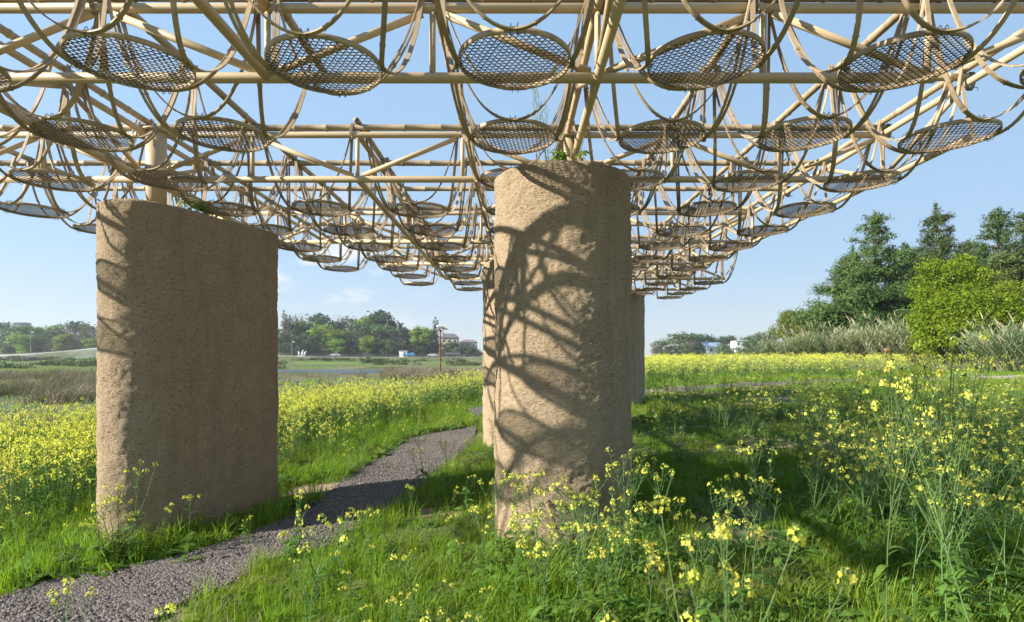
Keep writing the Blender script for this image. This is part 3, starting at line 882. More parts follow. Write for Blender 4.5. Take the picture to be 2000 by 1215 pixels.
try_grass(16000, 7.0, 16, near, .36, 0)
try_grass(15000, 11, 46, far_, .33, 0)
rn = rows_of(near, 8, .65, 1.25); wts = np.random.default_rng(4).random(len(rn))
rn[:, 7] = np.where(wts < .62, rn[:, 7] % 4, np.where(wts < .80, 4, np.where(wts < .89, 5, np.where(wts < .95, 6, 7))))
# grass stands taller along the verges and against the walls
scatter('grass', G_near, rn, label='short green grass with low weeds under the canopy', category='grass')
scatter('meadow_grass', G_far, rows_of(far_, 4, .8, 1.35), label='longer green grass farther back around the flowers', category='grass')

# leafy undergrowth between the path and the yellow field
lush = []
for _ in range(9000):
    y = math.sqrt(rg.uniform(3.6**2, 15**2)); x = rg.uniform(-(CX/F+.05), -.05)*y
    i = int(np.argmin(np.hypot(PC[:, 0]-x, PC[:, 1]-y))); i = max(0, min(len(PC)-2, i)); dx, dy = PC[i+1, 0]-PC[i, 0], PC[i+1, 1]-PC[i, 1]
    if dx*(y-PC[i, 1])-dy*(x-PC[i, 0]) < 0 or in_wall(x, y, 0): continue
    dp = path_dist(x, y)
    if bareness(x, y) > .2 or dp < .02 or float(bank_dist(np.array([x]), np.array([y]))[0]) > 1: continue
    lush.append((x, y))
G_l = [herb(30+i, .22, M_rape_leaf) for i in range(3)]+[tuft(33, 24, .34, .10, .004, M_grass, .6), tuft(34, 24, .26, .10, .004, M_grass, .8)]
for _ in range(1500):
    y = math.sqrt(rg.uniform(2.0**2, 7.5**2)); x = rg.uniform((1520-CX)/F, 1.0)*y
    if cover(x, y, .6, 4) > .42: lush.append((x, y))
for _ in range(420):
    y = rg.uniform(2.4, 4.3); x = rg.uniform((960-CX)/F, (1290-CX)/F)*y
    if not in_wall(x, y, .02) and bareness(x, y) < .2: lush.append((x, y))
scatter('leafy_grass', G_l, rows_of(lush, 5, .6, 1.2), label='lush leafy grass beside the path and under the tall flowers', category='grass')

# --- the yellow fields, too dense to count
FV = [rape_far(i, rnd.uniform(.85, 1.05), .0155, 6, .028, 18, 7, .5) for i in range(6)]
FW = [rape_far(40+i, rnd.uniform(.85, 1.05), (.021), 8, .042, 18, 6, .62) for i in range(4)]
rg = random.Random(21); fa, fb = [], []
for _ in range(26000):
    y = math.sqrt(rg.uniform(4.2**2, 27**2)); x = rg.uniform(-(CX/F+.1), .02)*y
    if in_wall(x, y, .15): continue
    if path_side(x, y) < 0: continue
    dp = path_dist(x, y)
    b = float(bank_dist(np.array([x]), np.array([y]))[0])
    if b > .5+rg.gauss(0, .45): continue
    edge = sstep(.3, 3.0, dp)
    if rg.random() > .05+.82*float(edge): continue
    if rg.random() > .35+1.1*(cover(x, y, .8, 9)-.15): continue
    fa.append((x, y, min(1.0, .45+.28*dp+.1)))
print('left field', len(fa))
A = rows_of([p[:2] for p in fa], 6, .75, 1.1, .1); A[:, 6] *= np.array([p[2] for p in fa])*.80
scatter('rape_field', FV, A, label='dense field of yellow rape flowers left of the path, down to the river bank', category='flower field')
for _ in range(17000):
    y = math.sqrt(rg.uniform(16**2, 40**2)); x = rg.uniform(.12, .98)*y
    if in_wall(x, y, .1) or path_side(x, y) < 0: continue
    dp = path_dist(x, y)
    b = float(bank_dist(np.array([x]), np.array([y]))[0])
    if b > 2 or dp < .5: continue
    dens = .85*float(sstep(1.0, 6, dp))*(1.0-.82*float(sstep(.40, .66, x/y)))*min(1, max(.15, 1.6*cover(x, y, .22, 5)-.35))
    if rg.random() > .04+dens*.8: continue
    fb.append((x, y, min(1.0, .5+.14*dp)))
print('right field', len(fb))
A = rows_of([p[:2] for p in fb], 4, .8, 1.2, .1); A[:, 6] *= np.array([p[2] for p in fb])*.86
scatter('rape_field', FW, A, label='yellow flowering field beyond the far bend of the path at right', category='flower field')

# --- single rape plants in the foreground
RV = [rape(100+i, h, hd, lf) for i, (h, hd, lf) in enumerate([(.62, 5, 1.1), (.72, 6, 1.0), (.85, 8, 1.0), (.95, 11, .9), (1.05, 13, .9), (.55, 4, 1.2), (.80, 9, 1.2), (.9, 10, 1.1), (.45, 3, 1.0), (1.0, 14, 1.0)])]
GRP = 'rape plants growing singly under the canopy'
def plant(x, y, v, s, label, rz=None, tilt=.1):
    a, heads, whole = RV[v]; near_ = y < 4.8
    o = link('rape_plant', a if near_ else whole, None, (x, y, ground(x, y)-.01), label=label, category='rape plant', group=GRP)
    o.rotation_euler = (rnd.gauss(0, tilt), rnd.gauss(0, tilt), rnd.uniform(0, 6.28) if rz is None else rz); o.scale = (min(s, 1.0), min(s, 1.0), s)
    if near_:
        for m, e in heads: link('flower_head', m, o, e)
    return o
def at_top(px, py, d, label, v=None, minh=.15):
    """stand a plant so that its top comes at a given height in the view, at distance d"""
    x = (px-CX)/F*d; zt = EYE-(py-HY)/F*d; h = max(minh, zt-ground(x, d))
    hs = [.62, .72, .85, .95, 1.05, .55, .80, .9, .45, 1.0]
    if v is None: v = min(range(10), key=lambda i: abs(hs[i]-h)+.12*rnd.random())
    return plant(x, d, v, h/hs[v], label, None, .05)
SPECIAL = [
    (578, 985, 2.55, 'lone rape plant with a drooping yellow head, growing in the gravel edge of the path'),
    (362, 975, 4.25, 'thin rape plant with one yellow head before the shaded face of the left wall'),
    (266, 912, 4.35, 'slender tall rape plant before the lit edge of the left wall'),
    (1205, 880, 3.75, 'tallest bushy rape plant in front of the right side of the centre wall'),
    (1480, 1060, 1.05, 'blurred rape plant close to the viewpoint, right of the centre wall'),
    (1415, 1180, .95, 'blurred low rape plant at the bottom edge, left of two others'),
    (1560, 1160, 1.0, 'blurred low rape plant at the bottom edge, right of two others'),
    (1850, 655, 2.9, 'tallest rape plant at right, its head standing against the green shrub'),
    (1937, 695, 2.4, 'tall rape plant with a broad head at the far right'),
    (1720, 740, 2.7, 'tall dark-stemmed rape plant with open branches at right'),
    (1505, 960, 3.0, 'rape plant leaning right with one head over the dark shade'),
    (145, 1140, 2.4, 'small rape plant on the gravel at the lower left corner'),
    (402, 1160, 2.5, 'short rape plant on the path edge near the bottom of the view'),
]
for px, py, d, lab in SPECIAL: at_top(px, py, d, lab)
rg = random.Random(77); rnd.seed(5)
def clump(n, xr, dr, hr, lab, skip=None):
    k = 0; guard = 0
    while k < n and guard < n*40:
        guard += 1
        d = math.sqrt(rg.uniform(dr[0]**2, dr[1]**2)); x = rg.uniform(*xr)*d
        if in_wall(x, d, .04) or on_path(x, d, .0): continue
        if skip and skip(x, d): continue
        h = rg.uniform(*hr); hs = [.62, .72, .85, .95, 1.05, .55, .80, .9, .45, 1.0]
        v = min(range(10), key=lambda i: abs(hs[i]-h)+.15*rg.random()); plant(x, d, v, h/hs[v], lab, None, .12); k += 1
pxr = lambda a, b: ((a-CX)/F, (b-CX)/F)
clump(46, pxr(955, 1290), (2.6, 4.15), (.30, .75), 'rape plant crowded before the foot of the centre wall')
clump(34, pxr(560, 960), (2.3, 4.6), (.22, .5), 'low rape plant on the grass verge between the path and the centre wall')
clump(16, pxr(780, 965), (4.4, 9.5), (.3, .65), 'rape plant on the far verge left of the centre wall')
clump(18, pxr(1650, 2030), (2.6, 3.9), (.5, .9), 'tall rape plant in the tangle at the right edge')
clump(72, pxr(1540, 2030), (3.4, 5.6), (.5, 1.0), 'rape plant farther back in the tangle at the right')
clump(18, pxr(1260, 1500), (2.8, 4.2), (.3, .62), 'rape plant just right of the centre wall, by the dark shade')
clump(10, pxr(1300, 1700), (1.7, 2.6), (.16, .34), 'small rape plant in the sunny grass at the bottom right')
clump(14, pxr(185, 300), (3.9, 4.7), (.2, .6), 'rape plant against the lit edge of the left wall')
clump(10, pxr(380, 560), (4.6, 5.6), (.12, .25), 'low weed-like rape plant at the shaded foot of the left wall')

# rape plants dotted over the farther grass, too many and too small to tell apart
pts = []
for n_, xr, dr in ((110, (1270, 1660), (4.6, 12)), (150, (1480, 2040), (5.4, 15)), (60, (1640, 2040), (5.0, 8))):
    k = 0
    while k < n_:
        y = math.sqrt(rg.uniform(dr[0]**2, dr[1]**2)); x = rg.uniform(*pxr(*xr))*y; k += 1
        if not in_wall(x, y, .1) and not on_path(x, y, .1): pts.append((x, y))
scatter('rape_scatter', [RV[i][2] for i in (0, 1, 2, 5, 6, 7, 8)], rows_of(pts, 7, .75, 1.1, .12), label='yellow rape plants dotted over the farther grass at right', category='rape plants')
# weeds rooted on the wall tops
M_weed = m_leaf('weed_leaf', (.12, .25, .03), (.22, .36, .06), .45, .5, 14)
M_plume = m_leaf('plume', (.22, .27, .12), (.36, .40, .22), .3, .6, 14)
def weed(name, seed, h, feather, label, loc):
    rr = random.Random(seed); st = MB(); lf = MB()
    for k in range(4 if feather else 6):
        p = Vector((rr.gauss(0, .05), rr.gauss(0, .05), 0)); d = Vector((rr.gauss(0, .12), rr.gauss(0, .10), 1)).normalized(); pts = [p.copy()]; hh = h*rr.uniform(.55, 1)
        for i in range(9):
            d = (d+rv(rr, .07)).normalized(); d.z = abs(d.z); p = p+d*hh/9; pts.append(p.copy())
        st.tube(pts, [.0032-.00026*i for i in range(10)], 4, 0)
        for i in range(2, 10):
            for _ in range(3 if feather else 2):
                an = rr.uniform(0, 6.28); b = pts[i-1].lerp(pts[i], rr.random())
                if feather:
                    e = b+Vector((math.cos(an)*.5, math.sin(an)*.5, 1)).normalized()*rr.uniform(.03, .08)
                    st.tube([b, e], [.0010, .0005], 3, 0, False)
                    for _ in range(7):
                        c = b.lerp(e, rr.random()); leaf(lf, c, rv(rr)+Vector((0, 0, .6)), .02, .0017, rr, 0, .2, 1)
                elif rr.random() < .8:
                    leaf(lf, b, Vector((math.cos(an), math.sin(an), .5)), rr.uniform(.05, .09), rr.uniform(.012, .02), rr, 0, .8, 4)
        if feather and k < 3:
            for i in (3, 5):
                an = rr.uniform(0, 6.28); leaf(lf, pts[i], Vector((math.cos(an), math.sin(an), .4)), .06, .019, rr, 1, .8, 4)
    o = empty('wall_weed', loc, label=label, category='weed', group='weeds growing on the wall tops')
    st.build('stalk', M_rape_stem, o); lf.build('leaf', [M_plume if feather else M_weed, M_weed], o)
zt = EYE+1.44
weed('wall_weed', 1, 1.2, True, 'feathery tall weed on the left of the centre wall top', (.22, 4.75, zt))
weed('wall_weed', 2, .95, True, 'feathery weed beside the column on the centre wall top', (.40, 4.95, zt))
weed('wall_weed', 3, .24, False, 'short leafy weed at the front rim of the centre wall', (.42, 4.55, zt))
weed('wall_weed', 4, .11, False, 'leafy green weed on the top of the left wall', (-2.90, 5.55, EYE+1.285))
weed('wall_weed', 5, .26, False, 'climbing green weed beside the column on the left wall', (-3.0, 5.40, EYE+1.285))
# ------------------------------------------------------------------ trees
def leaf_cloud(blobs, n, size, aspect, seed, shell=.55, flat=.0, ragged=.35):
    """leaf-sized faces spread through lumpy clumps; returns verts, quads"""
    rg = np.random.default_rng(seed)
    B = np.array([(*b[0], *b[1]) for b in blobs], float); vol = (B[:, 3]*B[:, 4]*B[:, 5])**.72
    k = rg.choice(len(B), n, p=vol/vol.sum()); d = rg.normal(size=(n, 3)); d /= np.linalg.norm(d, axis=1)[:, None]
    # each clump has its own lumps: radius varies with direction
    ph = rg.uniform(0, 6.28, (len(B), 3)); lump = 1+ragged*(np.sin(3.1*d[:, 0]+ph[k, 0])*np.sin(3.7*d[:, 1]+ph[k, 1])+.5*np.sin(6*d[:, 2]+ph[k, 2]))
    r = (1-(1-shell)*rg.random(n)**1.6)*lump
    out = rg.random(n) < .04; r = np.where(out, r*1.18, r)
    C = B[k, :3]+d*r[:, None]*B[k, 3:]
    nrm = d*.8+rg.normal(size=(n, 3))*.7+np.array([0, 0, .35]); nrm /= np.linalg.norm(nrm, axis=1)[:, None]
    u = np.cross(nrm, rg.normal(size=(n, 3))); u /= np.linalg.norm(u, axis=1)[:, None]; v = np.cross(nrm, u)
    s = size*rg.uniform(.6, 1.3, n)[:, None]
    q = np.stack([C-u*s*.5, C+v*s*.5*aspect, C+u*s*.5, C-v*s*.5*aspect], 1).reshape(-1, 3)
    return q, np.arange(4*n).reshape(n, 4)
def cloud_mesh(name, blobs, n, size, aspect, seed, mat, **k):
    V, Q = leaf_cloud(blobs, n, size, aspect, seed, **k); return np_mesh(name, V, Q, [mat], False)
def wobble(mb, a, b, r0, r1, rr, n=5, w=.06, sides=7):
    a = Vector(a); b = Vector(b); ln = (b-a).length; pts = [a.lerp(b, i/n)+(rv(rr, w*ln/n) if 0 < i < n else Vector()) for i in range(n+1)]
    mb.tube(pts, [r0+(r1-r0)*i/n for i in range(n+1)], sides); return pts
def broadleaf(seed, h, wd, mat, n, size, base=.25, bare=0.0, nb=16, top=1.0):
    """(trunk mesh, crown mesh) of a round or tall broad-leaved tree"""
    rr = random.Random(seed); tb = MB(); blobs = []
    tr = wobble(tb, (0, 0, -.3), (rr.gauss(0, .03)*h, rr.gauss(0, .03)*h, h*.72), h*.022+.03, h*.006, rr)
    for i in range(nb):
        t = rr.uniform(base, 1.0); an = i*2.4+rr.uniform(-.4, .4)
        prof = math.sin(math.pi*min(1, (t-base*.6)/(1.08-base*.6)))**.7*top+(.12 if t > .85 else .25)
        rad = wd*.5*prof*rr.uniform(.45, .8)
        c = Vector((math.cos(an)*rad, math.sin(an)*rad, h*(t*.88)))
        b = tr[min(5, max(1, int(t*4.5)))]
        wobble(tb, b, c, h*.008, h*.002, rr, 4, .12, 5)
        s = wd*rr.uniform(.15, .26)
        blobs.append((c, (s*1.1, s*1.1, s*rr.uniform(.7, 1.0))))
    if bare:
        for _ in range(int(160*bare)):
            an = rr.uniform(0, 6.28); t = rr.uniform(.3, 1); a = tr[min(5, int(t*5))]
            b = a+Vector((math.cos(an)*wd*.35, math.sin(an)*wd*.35, h*rr.uniform(.1, .35)))*rr.uniform(.5, 1)
            wobble(tb, a, b, h*.003, h*.0012, rr, 3, .15, 3)
    return tb.mesh('trunk', [M_bark], True), cloud_mesh('crown', blobs, n, size, .75, seed, mat)
def pine(seed, h, wd, mat, n):
    rr = random.Random(seed); tb = MB(); blobs = []
    tr = wobble(tb, (0, 0, -.3), (rr.gauss(0, .15), rr.gauss(0, .15), h*.97), h*.018, h*.004, rr, 10, .03, 9)
    t = .16
    while t < .99:
        nbr = rr.randint(4, 6); a0 = rr.uniform(0, 6.28)
        ln = wd*.5*(1-((t-.16)/.86)**1.35)*rr.uniform(.80, 1.1)+.28
        for i in range(nbr):
            an = a0+6.28*i/nbr+rr.uniform(-.35, .35); L_ = ln*rr.uniform(.6, 1.12); up = rr.uniform(.12, .5)
            b0 = tr[min(10, int(t*10))].copy(); b0.z = t*h*.97
            e = b0+Vector((math.cos(an)*L_, math.sin(an)*L_, up*L_*.75))
            wobble(tb, b0, e, h*.005, h*.0012, rr, 4, .1, 5)
            m = max(2, int(L_/.55))
            for j in range(m):
                f = .35+.65*(j+.5)/m; p = b0.lerp(e, f)+rv(rr, .2)
                s = (.42+.20*L_)*rr.uniform(.6, .95)*(1.1-.2*f)
                blobs.append((p, (s, s, s*rr.uniform(.55, .8))))
        t += rr.uniform(.052, .08)
    for z_, s_ in ((.90, .55), (.94, .42), (.975, .30), (1.0, .2)): blobs.append((Vector((tr[-1].x+rr.gauss(0, .08), tr[-1].y, h*z_)), (s_, s_, s_*1.2)))
    return tb.mesh('trunk', [M_bark], True), cloud_mesh('crown', blobs, n, .34, .22, seed, mat, shell=.15, ragged=.45)
def tree(name, meshes, loc, rz, s, label, group=None, cat='tree', parts=('trunk', 'crown')):
    o = empty(name, (loc[0], loc[1], ground(loc[0], loc[1])), rz, label=label, category=cat, group=group)
    o.scale = s if hasattr(s, '__len__') else (s, s, s)
    for pn, m in zip(parts, meshes): link(pn, m, o)
    return o
M_pine = m_leaf('pine_needles', (.042, .08, .02), (.088, .138, .032), .16, .6, .5, (.13, .175, .042))
M_lime = m_leaf('young_leaves', (.125, .185, .008), (.22, .29, .012), .38, .5, .9, (.27, .31, .02))
M_olive = m_leaf('olive_leaves', (.13, .19, .03), (.22, .27, .05), .35, .5, .5, (.28, .29, .06))
M_dark = m_leaf('dark_leaves', (.030, .062, .022), (.060, .105, .035), .15, .6, .15, (.085, .13, .045))
M_mid = m_leaf('mid_leaves', (.065, .11, .03), (.12, .18, .05), .25, .6, .15, (.15, .20, .06))
M_pale = m_leaf('pale_leaves', (.17, .26, .025), (.26, .36, .05), .35, .6, .15)
M_twig = m_leaf('bare_twigs', (.14, .115, .085), (.22, .18, .14), .1, .8, .15, (.17, .17, .10))
PG = 'dark pines standing behind the shrubs at right'
PN = [pine(1, 12, 9.6, M_pine, 68000), pine(2, 13.5, 9.6, M_pine, 68000)]
def pxl(px, d): return ((px-CX)/F*d, d)
for px, d, m, s, rz, lab in [
    (1712, 45, 0, 1.0, .4, 'broad dark pine standing at the left end of the pine group'),
    (1832, 51, 1, 1.05, 1.9, 'tall pointed dark pine, second from the left in the pine group'),
    (1948, 49, 0, 1.10, 3.3, 'dark pine behind the bright green shrub, third from the left'),
    (2015, 46, 1, .97, 5.0, 'dark pine cut off by the right edge of the view'),
    (1768, 56, 1, .86, 4.0, 'lower dark pine set back between the two tallest pines'),
    (1895, 55, 0, .98, 2.2, 'dark pine set back behind the gap right of the tallest pine'),
    (1662, 53, 1, .80, .9, 'smaller dark pine at the back of the left end of the group')]:
    tree('pine_tree', PN[m], pxl(px, d), rz, s, lab, PG)
def lobed(seed, lobes, mat, n, size, stems=9):
    rr = random.Random(seed); tb = MB(); blobs = []
    for (c, r) in lobes:
        m = int(9+7*r[0])
        for i in range(m):
            z = 1-1.7*(i+.5)/m; a = i*2.4; q_ = math.sqrt(max(0, 1-z*z)); f = rr.uniform(.62, .95)
            p = Vector((c[0]+r[0]*f*q_*math.cos(a), c[1]+r[1]*f*q_*math.sin(a), c[2]+r[2]*f*z)); s_ = rr.uniform(.30, .62)*(r[0]*.45+.35)
            blobs.append((p, (s_*1.15, s_*1.15, s_*.85)))
            if rr.random() < .4: wobble(tb, (p.x*.25, p.y*.25, .2), p, .05, .012, rr, 4, .12, 5)
    for i in range(stems):
        a = rr.uniform(0, 6.28); wobble(tb, (math.cos(a)*.7, math.sin(a)*.5, -.2), (math.cos(a)*1.6, math.sin(a)*1.2, 2.4), .06, .03, rr, 4, .1, 6)
    return tb.mesh('trunk', [M_bark], True), cloud_mesh('crown', blobs, n, size, .7, seed, mat, shell=.35, ragged=.3)
sb = lobed(31, [((0, 0, 2.7), (2.9, 2.4, 2.0)), ((-.2, .8, 4.9), (1.9, 1.7, 1.55)), ((-1.7, -.6, 1.7), (1.4, 1.2, 1.3)), ((.9, -1.5, 3.1), (1.5, 1.1, 1.2))], M_lime, 52000, .12)
tree('green_shrub', sb, pxl(1884, 34), 0, 1.05, 'big two-tiered bright green shrub before the pines', cat='shrub')
sb2 = lobed(32, [((0, 0, 3.9), (1.7, 1.6, 1.8)), ((.8, -.3, 2.0), (2.0, 1.6, 1.5)), ((-1.1, 0, 2.4), (1.3, 1.2, 1.3))], M_lime, 26000, .12, 6)
tree('green_shrub', sb2, pxl(1984, 36), .4, 1.04, 'bright green shrub at the right edge, overlapping the two-tiered one', cat='shrub')
ol = broadleaf(33, 6.0, 4.2, M_olive, 16000, .14, .15, .3, 18)
tree('young_tree', ol, pxl(1552, 56), .2, .88, 'olive green young tree left of the pines', cat='tree')
tree('young_tree', ol, pxl(1588, 47), 2.2, .72, 'yellow green bush-like tree tucked against the left pine', cat='tree')
tree('young_tree', broadleaf(34, 7.0, 5.0, M_mid, 7000, .2, .2, .5, 18), pxl(1612, 60), 1.2, .98, 'loose grey green tree behind the left pine', cat='tree')

# reeds: leaning canes with drooping leaves
def reed(seed, h, n):
    rr = random.Random(seed); st = MB(); lf = MB()
    for _ in range(n):
        b = Vector((rr.gauss(0, .55), rr.gauss(0, .45), 0)); hh = h*rr.uniform(.6, 1.1)
        d = Vector((-.42+rr.gauss(0, .2), rr.gauss(0, .2), 1)).normalized(); p = b.copy(); pts = [p.copy()]
        for i in range(6):
            d = (d+Vector((-.035, 0, -.02))+rv(rr, .03)).normalized(); p = p+d*hh/6; pts.append(p.copy())
        st.tube(pts, [.014-.0018*i for i in range(7)], 4, 0, False)
        if rr.random() < .35: st.tube([pts[-1], pts[-1]+d*.25, pts[-1]+d*.55], [.012, .03, .004], 4, 0, False)
        for i in range(1, 7):
            for _ in range(6):
                c = pts[i-1].lerp(pts[i], rr.random()); an = rr.uniform(0, 6.28)
                leaf(lf, c, Vector((math.cos(an)*.6-.25, math.sin(an)*.6, .8)), rr.uniform(.35, .7), .019, rr, 0, .6, 3)
    return st.mesh('cane', [M_cane]), lf.mesh('foliage', [M_reed])
RE = [reed(1, 3.0, 80), reed(2, 2.5, 75), reed(3, 2.75, 65)]
rg = random.Random(5)
spots = [(1522, 44, .8), (1555, 42, .85), (1590, 41, .95), (1622, 40, 1.0), (1655, 39, 1.0), (1690, 40, 1.0), (1722, 38, 1.05), (1752, 39, 1.2), (1778, 38, 1.18), (1800, 37, .9), (1640, 43, 1.05), (1735, 43, 1.15), (1955, 30, .86), (1985, 29, .92), (2020, 29.5, 1.0)]
for i, (px, d, s) in enumerate(spots):
    far = 'at the far right edge' if px > 1900 else 'in the belt before the pines'
    n_ = sorted([q[0] for q in spots if (q[0] > 1900) == (px > 1900)]).index(px)+1
    tree('reed_clump', RE[i % 3], pxl(px, d), rg.uniform(-.4, .4), s, f'grey green leaning reed clump {far}, {ORD[n_]} from the left', 'reed clumps before the pines', 'reeds', ('cane', 'foliage'))
# dry grass under the shrubs and on the river flat
D_t = [tuft(60+i, 60, .85, .4, .010, M_dry, 1.1) for i in range(3)]
xy = []
rg = random.Random(8)
for _ in range(420):
    d = rg.uniform(31, 38); x = rg.uniform(.40, .95)*d
    if rg.random() < .5 or x/d > .72: xy.append((x, d))
scatter('dry_grass', D_t, rows_of(xy, 3, .5, .95), label='pale dry grass along the foot of the reeds and shrubs', category='dry grass')
xy = []
for _ in range(7000):
    d = math.sqrt(rg.uniform(20**2, 62**2)); x = rg.uniform(-.98, -.05)*d
    if float(bank_dist(np.array([x]), np.array([d]))[0]) < 5.5: continue
    u = x/d
    near_l = u < -.70 and 23 < d < 50 and noise.noise((x*.16, d*.10, 3)) > -.02
    mound = -.225 < u < -.06 and 45 < d < 62 and noise.noise((x*.2, d*.2, 8)) > -.25
    if near_l or mound or rg.random() < .012: xy.append((x, d))
print('dry', len(xy))
scatter('dry_grass', D_t, rows_of(xy, 3, .8, 1.45), label='matted brown dry grass on the river flat beyond the flowers', category='dry grass')
xy = []
for _ in range(9000):
    d = math.sqrt(rg.uniform(17**2, 110**2)); x = rg.uniform(-.98, .02)*d
    if float(bank_dist(np.array([x]), np.array([d]))[0]) < 2.5: continue
    if ((x+19)/24)**2+((d-74)/26)**2 < 1: continue
    xy.append((x, d))
F_t = [tuft(70+i, 30, .22, .35, .012, M_reed, .9) for i in range(2)]+[tuft(73, 30, .22, .35, .012, M_grass, .9)]
scatter('flat_grass', F_t, rows_of(xy, 3, .7, 1.5), label='thin dull grass over the river flat', category='grass')

# water on the flat
q = NT('water'); q.b.inputs['Base Color'].default_value = (.05, .07, .08, 1); q.b.inputs['Roughness'].default_value = .22
q.l(q.bump(q.noise(1.6, 4, .7, q.geo((1, 2.2, 1))), .9, .30), q.b.inputs['Normal'])
mb = MB(); nn = 40
ring = [(-20+23*math.cos(6.283*i/nn)*(1+.08*math.sin(3*i)), 84+12.5*math.sin(6.283*i/nn)*(1+.1*math.sin(5*i)), 0) for i in range(nn)]
mb.add(ring, [tuple(range(nn))])
mb.build('water', q.m, None, False, (0, 0, -.60), kind='structure')
# road on the far bank
M_road = NT('road').done((.46, .45, .42), .9)
rl = [Vector((x, 244.5)) for x in range(-330, 40, 12)]; rr_ = [Vector((x, 237.5)) for x in range(-330, 40, 12)]
rm, _, _ = strip_mesh('road', rl, rr_, M_road, .12, 3, 2, .0)
link('road', rm, kind='structure')
M_metal = NT('dark_metal').done((.09, .085, .08), .6)
M_white = NT('white_paint').done((.78, .78, .76), .5)
def railing(x0, x1, y, label):
    o = empty('railing', (x0, y, ground(x0, y)), label=label, category='railing', group='railings along the far bank')
    n = int((x1-x0)/2.5); z0 = ground(x0, y); top = [[], []]
    mb = MB(); mb.box((0, 0, .55), (.24, .24, 1.25)); pm_ = mb.mesh('post', [M_metal])
    for i in range(n+1):
        x = x0+(x1-x0)*i/n; z = ground(x, y)-z0; link('post', pm_, o, (x-x0, 0, z))
        top[0].append((x-x0, 0, z+1.05)); top[1].append((x-x0, 0, z+.6))
    for t in top:
        mb = MB(); mb.tube(t, .07, 5); mb.build('rail', M_metal, o)
railing(-226, -166, 236.5, 'dark post railing along the pale path on the far left bank')
railing(-101, -12, 236.5, 'long dark railing along the far road in front of the wood')

# pale retaining kerb that carries the left path
mb = MB(); px_ = [-232+3*i for i in range(24)]
for a, b in zip(px_[:-1], px_[1:]):
    za, zb_ = ground(a, 235.5), ground(b, 235.5)
    mb.add([(a, 235.2, za-.6), (b, 235.2, zb_-.6), (b, 235.2, zb_+.75), (a, 235.2, za+.75), (a, 235.8, za-.6), (b, 235.8, zb_-.6), (b, 235.8, zb_+.75), (a, 235.8, za+.75)], [(0, 1, 2, 3), (5, 4, 7, 6), (3, 2, 6, 7)])
mb.build('retaining_wall', NT('pale_concrete').done((.62, .60, .57), .9), None, label='long pale concrete edge of the path on the far left bank', category='wall')
# low dark scrub along the banks
xy = []
rg = random.Random(19)
for _ in range(900):
    d = rg.uniform(90, 205); u = rg.uniform(-.95, -.04); x = u*d
    if noise.noise((x*.03, d*.07, 4)) > .16 and float(bank_dist(np.array([x]), np.array([d]))[0]) > 6 and ((x+20)/24)**2+((d-84)/14)**2 > 1: xy.append((x, d))
SCR = [cloud_mesh('scrub', [((q_*1.0-1, rnd.uniform(-.4, .4), .25), (.9, .7, .45)) for q_ in range(3)], 420, .22, .6, 70+i, m) for i, m in enumerate((M_dark, M_mid, M_dry))]
scatter('bank_scrub', SCR, rows_of(xy, 3, .7, 1.9), label='low dark scrub in patches along the far river banks', category='scrub')

# the far wood: every tree its own
KIND = {}
def kind(nm, mats, sz, n=2600, size=.62, bare=0):
    KIND[nm] = [broadleaf(200+hash_(nm)*7+i, 12, sz[i % len(sz)], mats, n, size, .12, bare, 20) for i in range(2)]
def hash_(s): return sum(ord(c)*(i+1) for i, c in enumerate(s)) % 97
kind('dark', M_dark, (8.5, 7)); kind('mid', M_mid, (8, 9.5)); kind('pale', M_pale, (7.5, 6.5)); kind('bare', M_twig, (6.5, 5), 700, .4, 1.0)
KIND['conifer'] = [broadleaf(300, 12, 4.2, M_dark, 2200, .5, .08, 0, 26, .8)]
KIND['poplar'] = [broadleaf(301, 14, 2.0, M_twig, 500, .35, .1, .8, 14, .7)]
WORDS = {'dark': 'dark green', 'mid': 'mid green', 'pale': 'fresh pale green', 'bare': 'bare brown', 'conifer': 'narrow dark', 'poplar': 'thin bare upright'}
rg = random.Random(14); FT = []
def far_tree(k, px, top, d, where, wk=1.0):
    x = (px-CX)/F*d; zt = EYE-(top-HY)/F*d; h = max(2.5, zt-ground(x, d))
    FT.append([k, px, top, d, where, h, wk])
W1 = 'in the wood beyond the far road'
for k, px, top, d in [('poplar', 556, 592, 268), ('poplar', 566, 603, 270), ('bare', 580, 606, 285), ('pale', 603, 622, 275), ('dark', 632, 614, 292), ('bare', 668, 612, 300), ('mid', 690, 616, 295), ('pale', 722, 612, 290),
    ('dark', 752, 608, 286), ('conifer', 738, 612, 296), ('mid', 708, 626, 278), ('conifer', 764, 622, 282), ('dark', 655, 626, 280), ('mid', 570, 622, 272), ('dark', 590, 634, 268), ('pale', 628, 632, 262), ('pale', 652, 640, 260),
    ('mid', 680, 640, 264), ('bare', 700, 642, 263), ('dark', 728, 636, 268), ('mid', 745, 634, 262), ('bare', 768, 645, 262), ('dark', 786, 642, 270), ('bare', 798, 640, 274), ('mid', 812, 646, 268), ('pale', 829, 632, 264), ('dark', 842, 648, 272),
    ('dark', 560, 652, 260), ('dark', 578, 660, 256), ('dark', 612, 655, 256), ('mid', 640, 664, 255), ('pale', 660, 660, 254), ('dark', 676, 662, 255), ('dark', 700, 664, 254), ('pale', 717, 652, 253), ('dark', 735, 662, 255), ('mid', 755, 664, 254),
    ('dark', 772, 668, 258), ('bare', 782, 662, 256), ('dark', 806, 664, 262), ('dark', 825, 666, 260), ('mid', 846, 668, 262), ('dark', 595, 668, 253), ('dark', 548, 660, 262)]:
    far_tree(k, px, top, d, W1)
W2 = 'on the left bank above the path'
